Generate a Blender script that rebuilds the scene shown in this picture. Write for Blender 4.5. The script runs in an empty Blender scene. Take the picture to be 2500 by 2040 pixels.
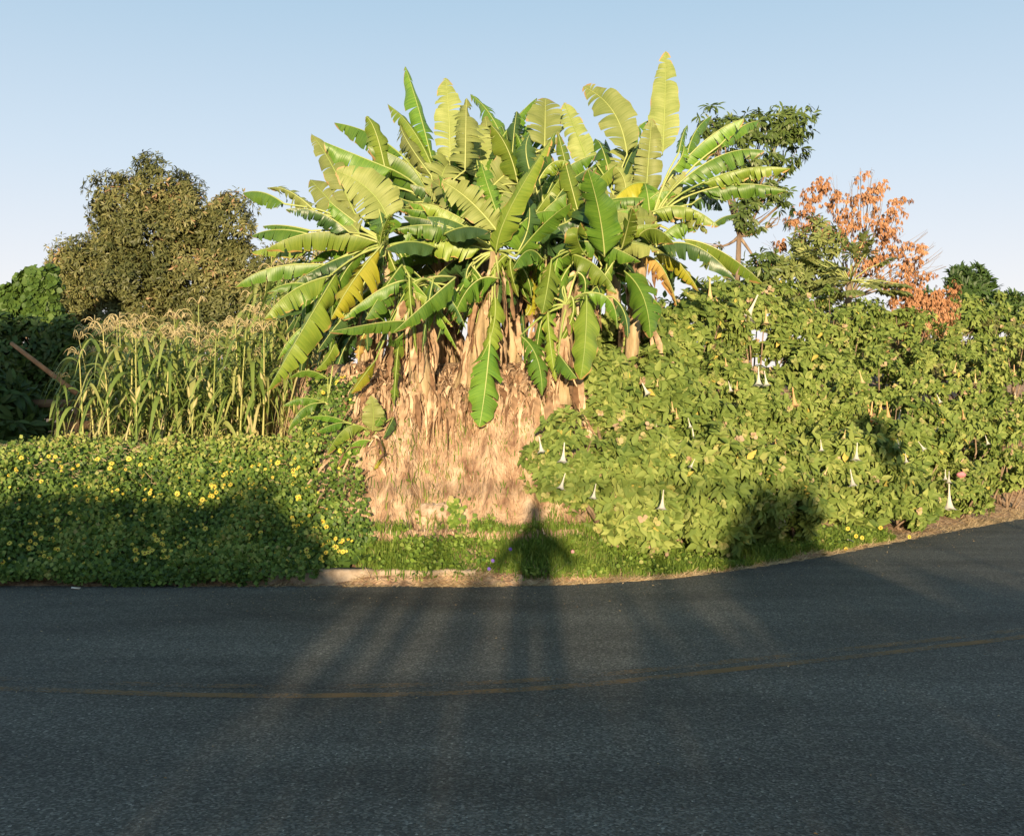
import bpy, math, random
import numpy as np
from mathutils import Vector
random.seed(7)
R = np.random.default_rng(11)
C = bpy.context.scene.collection
scene = bpy.context.scene
F = 2700.0; CX = 1250.0; CY = 1020.0; EYE = 1.6

# ---------------------------------------------------------------- camera, sky, sun, exposure
cam_d = bpy.data.cameras.new('camera'); cam = bpy.data.objects.new('camera', cam_d); C.objects.link(cam)
cam.location = (0, 0, EYE); cam.rotation_euler = (math.radians(90), 0, 0)
cam_d.sensor_width = 36; cam_d.lens = 36 * F / 2500; cam_d.clip_end = 3000; cam_d.clip_start = 0.05
scene.camera = cam
SUN_T = Vector((55 / F, 1, -245 / F)).normalized()          # the way the light travels
SUN_EL = math.asin(-SUN_T.z); SUN_AZ = math.atan2(-SUN_T.x, -SUN_T.y)
w = bpy.data.worlds.new("World"); scene.world = w; w.use_nodes = True
nt = w.node_tree; bg = nt.nodes['Background']
sky = nt.nodes.new('ShaderNodeTexSky'); sky.sky_type = 'NISHITA'; sky.sun_disc = False
sky.sun_elevation = SUN_EL; sky.sun_rotation = SUN_AZ
sky.altitude = 300; sky.air_density = 1.0; sky.dust_density = 0.6; sky.ozone_density = 1.0
SKY_GAMMA = nt.nodes.new('ShaderNodeHueSaturation')
SKY_GAMMA.inputs['Saturation'].default_value = 1.0
nt.links.new(sky.outputs[0], SKY_GAMMA.inputs['Color']); nt.links.new(SKY_GAMMA.outputs[0], bg.inputs[0])
bg.inputs[1].default_value = 0.15
# a paler, hazier evening sky over the Nishita one: whitish at the horizon, soft blue above
tc = nt.nodes.new('ShaderNodeTexCoord'); sx_ = nt.nodes.new('ShaderNodeSeparateXYZ'); nt.links.new(tc.outputs['Generated'], sx_.inputs[0])
rp = nt.nodes.new('ShaderNodeValToRGB'); els = rp.color_ramp.elements
for q_ in range(4): els.new(.5)
for e_, (p_, c_) in zip(els, [(0, (.62, .52, .52)), (.09, (.52, .50, .54)), (.22, (.38, .44, .52)), (.38, (.235, .345, .45)), (.6, (.13, .21, .28)), (1, (.08, .145, .20))]): e_.position = p_; e_.color = (*c_, 1)
bg2 = nt.nodes.new('ShaderNodeBackground'); nt.links.new(sx_.outputs[2], rp.inputs[0]); nt.links.new(rp.outputs[0], bg2.inputs[0]); bg2.inputs[1].default_value = 1.0
mxw = nt.nodes.new('ShaderNodeMixShader'); mxw.inputs[0].default_value = .86; nt.links.new(bg.outputs[0], mxw.inputs[1]); nt.links.new(bg2.outputs[0], mxw.inputs[2]); nt.links.new(mxw.outputs[0], nt.nodes['World Output'].inputs[0])
sd = bpy.data.lights.new('sun', 'SUN'); sd.energy = 4.9; sd.angle = math.radians(0.8); sd.color = (1.0, 0.77, 0.50)
so = bpy.data.objects.new('sun', sd); C.objects.link(so); so.location = (0, -20, 12)
so.rotation_euler = SUN_T.to_track_quat('-Z', 'Y').to_euler()
scene.view_settings.view_transform = 'Standard'; scene.view_settings.look = 'None'
scene.view_settings.gamma = 1; scene.view_settings.exposure = 0.82
scene.cycles.max_bounces = 6; scene.cycles.transparent_max_bounces = 4

# ---------------------------------------------------------------- small helpers
def P(px, py, Y): return np.array([(px - CX) / F * Y, Y, EYE - (py - CY) / F * Y])
def tag(o, label=None, cat=None, group=None, kind=None):
    if label: o['label'] = label
    if cat: o['category'] = cat
    if group: o['group'] = group
    if kind: o['kind'] = kind
    return o
def empty(name, loc):
    o = bpy.data.objects.new(name, None); C.objects.link(o); o.location = tuple(float(a) for a in loc); o.empty_display_size = .2
    return o
def mesh_obj(name, V, faces, mat, parent=None, rnd=None, uv=None, smooth=False, mats=None, mi=None):
    """V (n,3) world coordinates; faces: list of arrays (m,k) of vertex ids; rnd: per-vertex float; uv: per-vertex (n,2)"""
    V = np.asarray(V, float)
    if parent is not None: V = V - np.array(parent_world(parent))
    me = bpy.data.meshes.new(name)
    faces = [np.asarray(f, np.int64) for f in faces if len(f)]
    nl = sum(f.size for f in faces); nf = sum(len(f) for f in faces)
    me.vertices.add(len(V)); me.vertices.foreach_set('co', V.astype(np.float32).ravel())
    me.loops.add(nl); li = np.concatenate([f.ravel() for f in faces]).astype(np.int32)
    me.loops.foreach_set('vertex_index', li)
    me.polygons.add(nf)
    tot = np.concatenate([np.full(len(f), f.shape[1]) for f in faces]).astype(np.int32)
    st = np.concatenate([[0], np.cumsum(tot)[:-1]]).astype(np.int32)
    me.polygons.foreach_set('loop_start', st); me.polygons.foreach_set('loop_total', tot)
    if smooth: me.polygons.foreach_set('use_smooth', np.ones(nf, bool))
    if uv is not None:
        l = me.uv_layers.new(name='UVMap'); l.data.foreach_set('uv', np.asarray(uv, np.float32)[li].ravel())
    me.update(calc_edges=True); me.validate()
    if rnd is not None:
        a = me.attributes.new('rnd', 'FLOAT', 'POINT'); a.data.foreach_set('value', np.asarray(rnd, np.float32))
    for m_ in (mats or [mat]): me.materials.append(m_)
    if mi is not None: me.polygons.foreach_set('material_index', np.asarray(mi, np.int32))
    o = bpy.data.objects.new(name, me); C.objects.link(o)
    if parent is not None: o.parent = parent
    return o
def parent_world(p):
    l = Vector(p.location)
    while p.parent is not None: p = p.parent; l += Vector(p.location)
    return (l.x, l.y, l.z)
def hsh(i, j, k, s):
    n = (i * 374761393 + j * 668265263 + k * 2147483647 + s * 1274126177) & 0xffffffff
    n = ((n ^ (n >> 13)) * 1274126177) & 0xffffffff
    return ((n ^ (n >> 16)) & 0xffffff) / float(0xffffff)
def vnoise(x, y, z=0.0, s=0):
    x, y, z = np.broadcast_arrays(np.asarray(x, float), np.asarray(y, float), np.asarray(z, float))
    i, j, k = (np.floor(a).astype(np.int64) for a in (x, y, z))
    u, v, t = x - i, y - j, z - k
    u, v, t = (a * a * (3 - 2 * a) for a in (u, v, t))
    r = 0
    for a in (0, 1):
        for b in (0, 1):
            for c in (0, 1):
                r = r + hsh(i + a, j + b, k + c, s) * (u if a else 1 - u) * (v if b else 1 - v) * (t if c else 1 - t)
    return r * 2 - 1
def fbm(x, y, z=0.0, s=0, o=4):
    r = 0; a = 1.0
    for q in range(o): r = r + a * vnoise(np.asarray(x) * 2**q, np.asarray(y) * 2**q, np.asarray(z) * 2**q, s + q); a *= .5
    return r
def sm(a, b, x): t = np.clip((x - a) / (b - a), 0, 1); return t * t * (3 - 2 * t)
def nrm(a): return a / np.maximum(np.linalg.norm(a, axis=-1, keepdims=True), 1e-9)
def tube(pts, rad, n=6):
    """vertices and quads of a tube"""
    pts = np.asarray(pts, float); m = len(pts); rad = np.broadcast_to(np.asarray(rad, float), (m,))
    T = nrm(np.gradient(pts, axis=0)); ref = np.array([0.31, 0.2, 0.93]) if abs(T[0][2]) < .9 else np.array([1.0, 0.1, 0])
    A = nrm(np.cross(T, ref)); B = np.cross(T, A)
    an = np.linspace(0, 2 * math.pi, n, endpoint=False)
    V = pts[:, None] + rad[:, None, None] * (np.cos(an)[None, :, None] * A[:, None] + np.sin(an)[None, :, None] * B[:, None])
    i = np.arange(m - 1)[:, None] * n; j = np.arange(n)[None]; j2 = (j + 1) % n
    Q = np.stack([i + j, i + j2, i + n + j2, i + n + j], -1).reshape(-1, 4)
    V = V.reshape(-1, 3); c0 = len(V); V = np.vstack([V, pts[:1], pts[-1:]])
    caps = [(c0, (k + 1) % n, k, k) for k in range(n)]
    caps2 = [(c0 + 1, (m - 1) * n + k, (m - 1) * n + (k + 1) % n) for k in range(n)]
    tri = np.array([(a, b, c) for a, b, c, _ in caps] + caps2)
    return V, Q, tri
class MB:
    def __init__(s): s.V = []; s.Q = []; s.T = []; s.R = []; s.n = 0
    def add(s, V, Q=None, T=None, r=None):
        V = np.asarray(V, float); s.V.append(V); s.R.append(np.broadcast_to(R.random() if r is None else r, (len(V),)))
        if Q is not None and len(Q): s.Q.append(np.asarray(Q) + s.n)
        if T is not None and len(T): s.T.append(np.asarray(T) + s.n)
        s.n += len(V)
    def tube(s, pts, rad, n=6, r=None): s.add(*tube(pts, rad, n), r=r)
    def box(s, c, size, rot=(0, 0, 0), r=None, jit=0):
        from mathutils import Euler
        M = np.array(Euler(rot).to_matrix()); h = np.array(size) / 2
        V = np.array([[a, b, d] for a in (-1, 1) for b in (-1, 1) for d in (-1, 1)]) * h
        V = (V + R.normal(0, jit, V.shape) if jit else V) @ M.T + np.array(c)
        s.add(V, [(0, 1, 3, 2), (4, 6, 7, 5), (0, 4, 5, 1), (2, 3, 7, 6), (0, 2, 6, 4), (1, 5, 7, 3)], r=r)
    def build(s, name, mat, parent=None, smooth=False):
        f = []
        if s.Q: f.append(np.vstack(s.Q))
        if s.T: f.append(np.vstack(s.T))
        return mesh_obj(name, np.vstack(s.V), f, mat, parent, rnd=np.concatenate(s.R), smooth=smooth)
# leaf templates: (x across, y along 0..1, z lift), faces
def tmpl(kind):
    if kind == 'ovate':
        V = [(0, 0, 0), (-.19, .2, .07), (.19, .2, .07), (-.28, .45, .07), (.28, .45, .07), (0, .5, -.03), (-.16, .8, -.03), (.16, .8, -.03), (0, 1.12, -.18)]
        Q = [(0, 5, 3, 1), (0, 2, 4, 5), (5, 8, 6, 3), (5, 4, 7, 8)]
    elif kind == 'narrow':
        V = [(0, 0, 0), (-.14, .4, .05), (.14, .4, .05), (0, .5, -.01), (-.1, .75, .0), (.1, .75, 0), (0, 1, -.12)]
        Q = [(0, 3, 4, 1), (0, 2, 5, 3), (3, 5, 6, 4)]
    elif kind == 'round':
        V = [(0, 0, 0), (-.4, .3, .06), (.4, .3, .06), (-.42, .7, .04), (.42, .7, .04), (0, .5, -.02), (0, 1, -.08)]
        Q = [(0, 5, 3, 1), (0, 2, 4, 5), (5, 4, 6, 3)]
    else:
        V = [(0, 0, 0), (-.35, .5, .08), (.35, .5, .08), (0, 1, -.05)]
        Q = [(0, 2, 3, 1)]
    return np.array(V, float), np.array(Q)
def leaves(pos, dirv, nor, size, kind, rnd=None, width=1.0):
    """place one leaf per row: dirv = along the blade, nor = its upper side"""
    Vt, Q = tmpl(kind); n = len(pos)
    D = nrm(dirv); S = nrm(np.cross(D, nor)); N = np.cross(S, D)
    size = np.broadcast_to(size, (n,)); width = np.broadcast_to(width, (n,))
    V = pos[:, None] + size[:, None, None] * (Vt[None, :, 0:1] * width[:, None, None] * S[:, None] + Vt[None, :, 1:2] * D[:, None] + Vt[None, :, 2:3] * N[:, None])
    Qs = (np.arange(n)[:, None, None] * len(Vt) + Q[None]).reshape(-1, 4)
    r = np.repeat(R.random(n) if rnd is None else rnd, len(Vt))
    return V.reshape(-1, 3), Qs, r
def rvec(n): return nrm(R.normal(size=(n, 3)))
def rosettes(cen, out, k, size, droop, kind, spread=1.0, rnd=None, jit=.25, face=-.5):
    """k leaves radiating from each centre, drooping"""
    n = len(cen); c = np.repeat(cen, k, 0); o = np.repeat(out, k, 0)
    ax = rvec(n * k); t = nrm(np.cross(o, ax))
    d = nrm(o * (R.random((n * k, 1)) * .9) + t * spread + np.array([0, 0, -1]) * droop * (R.random((n * k, 1)) + .4))
    up = nrm(o + np.array([0, face, .35]) + rvec(n * k) * jit)
    sz = size * (0.6 + .6 * R.random(n * k))
    rr = None
    if rnd is not None: rr = np.clip(np.repeat(rnd, k) + R.normal(0, .14, n * k), 0, 1)
    return leaves(c + d * sz[:, None] * .12, d, up, sz, kind, rr)

# ---------------------------------------------------------------- materials
def mat(name): m = bpy.data.materials.new(name); m.use_nodes = True; return m, m.node_tree, m.node_tree.nodes['Principled BSDF']
def ramp(nt, fac, stops):
    r = nt.nodes.new('ShaderNodeValToRGB'); e = r.color_ramp.elements
    while len(e) < len(stops): e.new(.5)
    for q, (p, c) in enumerate(stops): e[q].position = p; e[q].color = (*c, 1)
    nt.links.new(fac, r.inputs[0]); return r.outputs[0]
def leafmat(name, stops, rough=.55, trans=.25, spec=.35, mottled=0):
    m, nt, b = mat(name); a = nt.nodes.new('ShaderNodeAttribute'); a.attribute_name = 'rnd'
    col = ramp(nt, a.outputs['Fac'], stops)
    if mottled:
        no = nt.nodes.new('ShaderNodeTexNoise'); no.inputs['Scale'].default_value = mottled; no.inputs['Detail'].default_value = 3
        geo = nt.nodes.new('ShaderNodeNewGeometry'); nt.links.new(geo.outputs['Position'], no.inputs['Vector'])
        h = nt.nodes.new('ShaderNodeHueSaturation'); mr = nt.nodes.new('ShaderNodeMapRange')
        mr.inputs[1].default_value = .3; mr.inputs[2].default_value = .7; mr.inputs[3].default_value = .65; mr.inputs[4].default_value = 1.35
        nt.links.new(no.outputs['Fac'], mr.inputs[0]); nt.links.new(mr.outputs[0], h.inputs['Value']); nt.links.new(col, h.inputs['Color']); col = h.outputs[0]
    nt.links.new(col, b.inputs['Base Color']); b.inputs['Roughness'].default_value = rough; b.inputs['Specular IOR Level'].default_value = spec
    if trans:
        t = nt.nodes.new('ShaderNodeBsdfTranslucent'); nt.links.new(col, t.inputs[0]); mx = nt.nodes.new('ShaderNodeMixShader'); mx.inputs[0].default_value = trans
        nt.links.new(b.outputs[0], mx.inputs[1]); nt.links.new(t.outputs[0], mx.inputs[2]); nt.links.new(mx.outputs[0], nt.nodes['Material Output'].inputs[0])
    return m
def noise_mat(name, stops, scale=(5, 5, 5), rough=.9, bump=.3, bdist=.02, detail=6, bscale=None, spec=.2):
    m, nt, b = mat(name); g = nt.nodes.new('ShaderNodeNewGeometry'); mp = nt.nodes.new('ShaderNodeMapping'); mp.inputs['Scale'].default_value = scale
    nt.links.new(g.outputs['Position'], mp.inputs[0]); no = nt.nodes.new('ShaderNodeTexNoise'); no.inputs['Scale'].default_value = 1; no.inputs['Detail'].default_value = detail
    nt.links.new(mp.outputs[0], no.inputs['Vector']); nt.links.new(ramp(nt, no.outputs['Fac'], stops), b.inputs['Base Color'])
    n2 = nt.nodes.new('ShaderNodeTexNoise'); n2.inputs['Scale'].default_value = bscale or 3; n2.inputs['Detail'].default_value = 4; nt.links.new(mp.outputs[0], n2.inputs['Vector'])
    bp = nt.nodes.new('ShaderNodeBump'); bp.inputs['Strength'].default_value = bump; bp.inputs['Distance'].default_value = bdist
    nt.links.new(n2.outputs['Fac'], bp.inputs['Height']); nt.links.new(bp.outputs[0], b.inputs['Normal']); b.inputs['Roughness'].default_value = rough; b.inputs['Specular IOR Level'].default_value = spec
    return m
def banana_mat(name, base, pale, edge, edge_amt, rough=.4):
    m, nt, b = mat(name); N = nt.nodes; L = nt.links
    uv = N.new('ShaderNodeUVMap'); sx = N.new('ShaderNodeSeparateXYZ'); L.new(uv.outputs[0], sx.inputs[0])
    mp = N.new('ShaderNodeMapping'); mp.inputs['Scale'].default_value = (70, 1.6, 1); L.new(uv.outputs[0], mp.inputs[0])
    n1 = N.new('ShaderNodeTexNoise'); n1.inputs['Scale'].default_value = 1; n1.inputs['Detail'].default_value = 3; L.new(mp.outputs[0], n1.inputs['Vector'])
    g = N.new('ShaderNodeNewGeometry'); n2 = N.new('ShaderNodeTexNoise'); n2.inputs['Scale'].default_value = 3.0; n2.inputs['Detail'].default_value = 4; L.new(g.outputs['Position'], n2.inputs['Vector'])
    ad = N.new('ShaderNodeMath'); ad.operation = 'MULTIPLY_ADD'; ad.inputs[1].default_value = .55; L.new(n1.outputs['Fac'], ad.inputs[0])
    m2 = N.new('ShaderNodeMath'); m2.operation = 'MULTIPLY'; m2.inputs[1].default_value = .45; L.new(n2.outputs['Fac'], m2.inputs[0]); L.new(m2.outputs[0], ad.inputs[2])
    col = ramp(nt, ad.outputs[0], [(.36, base), (.64, pale)])
    # edge browning: v from the rib 0..1
    ab = N.new('ShaderNodeMath'); ab.operation = 'SUBTRACT'; ab.inputs[1].default_value = .5; L.new(sx.outputs[1], ab.inputs[0])
    aa = N.new('ShaderNodeMath'); aa.operation = 'ABSOLUTE'; L.new(ab.outputs[0], aa.inputs[0])
    n3 = N.new('ShaderNodeTexNoise'); n3.inputs['Scale'].default_value = 9; n3.inputs['Detail'].default_value = 4; L.new(g.outputs['Position'], n3.inputs['Vector'])
    s3 = N.new('ShaderNodeMath'); s3.operation = 'MULTIPLY_ADD'; s3.inputs[1].default_value = .35 ; L.new(n3.outputs['Fac'], s3.inputs[0])
    tu = N.new('ShaderNodeMath'); tu.operation = 'SUBTRACT'; tu.inputs[1].default_value = .84; tu.use_clamp = True; L.new(sx.outputs[0], tu.inputs[0])
    tm = N.new('ShaderNodeMath'); tm.operation = 'MULTIPLY_ADD'; tm.inputs[1].default_value = 1.6; L.new(tu.outputs[0], tm.inputs[0]); L.new(aa.outputs[0], tm.inputs[2]); L.new(tm.outputs[0], s3.inputs[2])
    mr = N.new('ShaderNodeMapRange'); mr.inputs[1].default_value = .70 - edge_amt; mr.inputs[2].default_value = .73 - edge_amt; L.new(s3.outputs[0], mr.inputs[0])
    mx = N.new('ShaderNodeMixRGB'); L.new(mr.outputs[0], mx.inputs[0]); L.new(col, mx.inputs[1]); mx.inputs[2].default_value = (*edge, 1)
    oi = N.new('ShaderNodeObjectInfo'); hs = N.new('ShaderNodeHueSaturation'); v = N.new('ShaderNodeMapRange'); v.inputs[3].default_value = .75; v.inputs[4].default_value = 1.25
    L.new(oi.outputs['Random'], v.inputs[0]); L.new(v.outputs[0], hs.inputs['Value']); L.new(mx.outputs[0], hs.inputs['Color'])
    L.new(hs.outputs[0], b.inputs['Base Color']); b.inputs['Roughness'].default_value = rough; b.inputs['Specular IOR Level'].default_value = .45
    bp = N.new('ShaderNodeBump'); bp.inputs['Strength'].default_value = .35; bp.inputs['Distance'].default_value = .008; L.new(n1.outputs['Fac'], bp.inputs['Height']); L.new(bp.outputs[0], b.inputs['Normal'])
    t = N.new('ShaderNodeBsdfTranslucent'); L.new(hs.outputs[0], t.inputs[0]); ms = N.new('ShaderNodeMixShader'); ms.inputs[0].default_value = .22
    L.new(b.outputs[0], ms.inputs[1]); L.new(t.outputs[0], ms.inputs[2]); L.new(ms.outputs[0], N['Material Output'].inputs[0])
    return m
M = {}
M['g'] = banana_mat('banana_green', (.07, .175, .02), (.17, .30, .035), (.38, .25, .10), .02)
M['k'] = banana_mat('banana_khaki', (.19, .245, .055), (.32, .36, .11), (.42, .28, .12), .02, .6)
M['y'] = banana_mat('banana_yellow', (.32, .34, .02), (.48, .44, .05), (.42, .25, .08), .06)
M['o'] = banana_mat('banana_orange', (.50, .30, .06), (.55, .40, .12), (.36, .18, .07), .12, .7)
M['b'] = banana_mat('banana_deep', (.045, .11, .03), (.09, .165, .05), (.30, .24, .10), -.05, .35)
M['l'] = banana_mat('banana_lime', (.13, .22, .025), (.25, .33, .045), (.46, .30, .10), .05)
M['rib'] = leafmat('midrib', [(0, (.26, .34, .08)), (1, (.42, .46, .16))], .45, 0)
M['stem'] = noise_mat('banana_stem', [(.3, (.16, .12, .06)), (.5, (.36, .27, .15)), (.7, (.5, .40, .25))], (14, 14, 3), .8, .5, .02)
M['dry'] = leafmat('dry_leaf', [(0, (.16, .09, .05)), (.4, (.38, .25, .15)), (1, (.66, .49, .32))], .8, .15, .1, mottled=14)
M['fibre'] = leafmat('dry_fibre', [(0, (.20, .115, .065)), (.5, (.42, .28, .18)), (1, (.66, .50, .35))], .85, .0, .1)
M['earth'] = noise_mat('bare_earth', [(.28, (.18, .10, .06)), (.44, (.36, .235, .145)), (.60, (.52, .37, .24)), (.8, (.68, .52, .36))], (9, 9, 2.5), .95, .9, .06)
M['brug'] = leafmat('trumpet_shrub_leaf', [(0, (.07, .125, .022)), (.45, (.19, .26, .055)), (.8, (.33, .385, .105)), (.95, (.34, .36, .10)), (1, (.55, .45, .10))], .65, .2, .25)
M['vine'] = leafmat('vine_leaf', [(0, (.16, .20, .05)), (.5, (.28, .31, .09)), (.8, (.42, .40, .14)), (1, (.48, .34, .22))], .6, .2)
M['brugfar'] = leafmat('trumpet_shrub_leaf_far', [(0, (.08, .13, .03)), (.5, (.15, .20, .05)), (.9, (.22, .27, .07)), (1, (.42, .38, .1))], .55, .2)
M['twig'] = noise_mat('twig', [(.3, (.16, .11, .07)), (.7, (.34, .25, .17))], (12, 12, 12), .9, .3, .01)
M['bark'] = noise_mat('bark', [(.3, (.12, .08, .055)), (.5, (.22, .16, .11)), (.7, (.36, .28, .2))], (9, 9, 3), .9, .6, .03)
M['cover'] = leafmat('creeper_leaf', [(0, (.045, .095, .02)), (.5, (.13, .22, .035)), (.85, (.32, .38, .09)), (1, (.36, .32, .11))], .55, .2)
M['grass'] = leafmat('grass_blade', [(0, (.07, .14, .02)), (.5, (.18, .28, .04)), (.85, (.30, .37, .08)), (1, (.5, .42, .2))], .6, .25)
M['straw'] = leafmat('straw', [(0, (.30, .20, .10)), (1, (.70, .56, .34))], .85, .1, .1)
M['treeleaf'] = leafmat('tree_leaf_olive', [(0, (.055, .07, .022)), (.5, (.13, .14, .045)), (.85, (.24, .235, .085)), (1, (.36, .22, .12))], .5, .15)
M['treeleaf2'] = leafmat('tree_leaf_dark', [(0, (.05, .085, .02)), (.6, (.10, .15, .035)), (1, (.17, .22, .06))], .4, .15)
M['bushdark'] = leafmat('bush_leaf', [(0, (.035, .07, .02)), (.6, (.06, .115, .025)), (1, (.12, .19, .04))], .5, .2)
M['bushbright'] = leafmat('bush_leaf_bright', [(0, (.05, .10, .02)), (.6, (.09, .16, .03)), (1, (.16, .24, .05))], .5, .2)  # brighter green leaf colour than bushdark
M['orange'] = leafmat('withered_leaf', [(0, (.26, .12, .05)), (.5, (.45, .235, .12)), (1, (.60, .38, .22))], .8, .2, .1)
M['papaya'] = leafmat('papaya_leaf', [(0, (.12, .17, .05)), (.6, (.22, .27, .08)), (1, (.36, .38, .13))], .55, .2)
M['corn'] = leafmat('corn_leaf', [(0, (.10, .17, .035)), (.4, (.19, .265, .06)), (.7, (.36, .38, .13)), (1, (.60, .50, .26))], .5, .2)
M['cornstalk'] = leafmat('corn_stalk', [(0, (.22, .28, .06)), (1, (.42, .40, .14))], .5, 0)
M['tassel'] = leafmat('corn_tassel', [(0, (.40, .34, .16)), (1, (.62, .52, .29))], .8, .1)
M['yflower'] = leafmat('yellow_petal', [(0, (.9, .66, .06)), (1, (.95, .82, .14))], .6, .15)
M['fcentre'] = leafmat('flower_centre', [(0, (.12, .04, .01)), (1, (.2, .08, .02))], .8, 0)
M['trumpet'] = leafmat('trumpet_petal', [(0, (.82, .78, .64)), (1, (.85, .82, .72))], .6, .35)
M['trumpeto'] = leafmat('trumpet_petal_peach', [(0, (.85, .68, .34)), (1, (.85, .50, .22))], .6, .35)
M['wood'] = noise_mat('old_wood', [(.3, (.10, .065, .04)), (.6, (.22, .15, .09)), (.8, (.34, .24, .15))], (2, 14, 14), .85, .4, .01)
M['pole'] = noise_mat('brown_pole', [(.3, (.26, .13, .06)), (.7, (.44, .24, .12))], (8, 8, 8), .8, .3, .01)
M['white'] = noise_mat('whitewashed', [(.3, (.6, .54, .44)), (.7, (.8, .76, .68))], (9, 9, 9), .8, .3, .01)
M['rock'] = noise_mat('pale_rock', [(.35, (.24, .16, .10)), (.5, (.42, .31, .22)), (.7, (.56, .46, .36))], (12, 12, 12), .9, .8, .03)
M['kerb'] = noise_mat('kerb_concrete', [(.3, (.20, .15, .10)), (.5, (.36, .28, .20)), (.75, (.46, .38, .29))], (10, 10, 10), .9, .6, .02)
M['purple'] = leafmat('purple_petal', [(0, (.16, .08, .5)), (1, (.3, .16, .7))], .6, .1)
M['pink'] = leafmat('pink_petal', [(0, (.8, .3, .32)), (1, (.9, .5, .5))], .6, .1)
# asphalt
m, nt_, b = mat('asphalt'); N = nt_.nodes; L = nt_.links
g = N.new('ShaderNodeNewGeometry')
vo = N.new('ShaderNodeTexVoronoi'); vo.inputs['Scale'].default_value = 85; L.new(g.outputs['Position'], vo.inputs['Vector'])
n1 = N.new('ShaderNodeTexNoise'); n1.inputs['Scale'].default_value = 130; n1.inputs['Detail'].default_value = 3; L.new(g.outputs['Position'], n1.inputs['Vector'])
n2 = N.new('ShaderNodeTexNoise'); n2.inputs['Scale'].default_value = .55; n2.inputs['Detail'].default_value = 6; n2.inputs['Roughness'].default_value = .6
mp = N.new('ShaderNodeMapping'); mp.inputs['Scale'].default_value = (.5, 1.6, 1); L.new(g.outputs['Position'], mp.inputs[0]); L.new(mp.outputs[0], n2.inputs['Vector'])
c1 = ramp(nt_, vo.outputs['Color'], [(0, (.045, .047, .043)), (.6, (.125, .128, .117)), (.9, (.26, .26, .235)), (1, (.58, .56, .51))])
c2 = ramp(nt_, n2.outputs['Fac'], [(.3, (.5, .5, .5)), (.7, (1.3, 1.3, 1.25))])
mx = N.new('ShaderNodeMixRGB'); mx.blend_type = 'MULTIPLY'; mx.inputs[0].default_value = 1; L.new(c1, mx.inputs[1]); L.new(c2, mx.inputs[2])
L.new(mx.outputs[0], b.inputs['Base Color']); b.inputs['Roughness'].default_value = .75; b.inputs['Specular IOR Level'].default_value = .35
bp = N.new('ShaderNodeBump'); bp.inputs['Strength'].default_value = .8; bp.inputs['Distance'].default_value = .03
aa = N.new('ShaderNodeMath'); aa.operation = 'MULTIPLY_ADD'; aa.inputs[1].default_value = .6; L.new(n1.outputs['Fac'], aa.inputs[0]); L.new(vo.outputs['Distance'], aa.inputs[2])
L.new(aa.outputs[0], bp.inputs['Height']); L.new(bp.outputs[0], b.inputs['Normal']); M['asphalt'] = m
PAINT_K = 1.0
# worn yellow paint: chips of paint left on the same asphalt
def paint_mat(name, lo, hi):
    m = M['asphalt'].copy(); m.name = name; nt = m.node_tree; N = nt.nodes; L = nt.links; b = N['Principled BSDF']; src = b.inputs['Base Color'].links[0].from_socket
    g = N.new('ShaderNodeNewGeometry'); n1 = N.new('ShaderNodeTexNoise'); n1.inputs['Scale'].default_value = 38; n1.inputs['Detail'].default_value = 5; n1.inputs['Roughness'].default_value = .7; L.new(g.outputs['Position'], n1.inputs['Vector'])
    n2 = N.new('ShaderNodeTexNoise'); n2.inputs['Scale'].default_value = 1.6; n2.inputs['Detail'].default_value = 4; L.new(g.outputs['Position'], n2.inputs['Vector'])
    ad = N.new('ShaderNodeMath'); ad.operation = 'ADD'; L.new(n1.outputs['Fac'], ad.inputs[0]); L.new(n2.outputs['Fac'], ad.inputs[1])
    mr = N.new('ShaderNodeMapRange'); mr.inputs[1].default_value = lo; mr.inputs[2].default_value = hi; mr.inputs[4].default_value = .85; L.new(ad.outputs[0], mr.inputs[0])
    mx = N.new('ShaderNodeMixRGB'); L.new(mr.outputs[0], mx.inputs[0]); L.new(src, mx.inputs[1]); mx.inputs[2].default_value = (.26, .15, .05, 1); L.new(mx.outputs[0], b.inputs['Base Color']); return m
M['paint'] = paint_mat('worn_yellow_paint', .84, 1.06); M['paint_faint'] = paint_mat('very_worn_yellow_paint', .97, 1.2)

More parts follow.
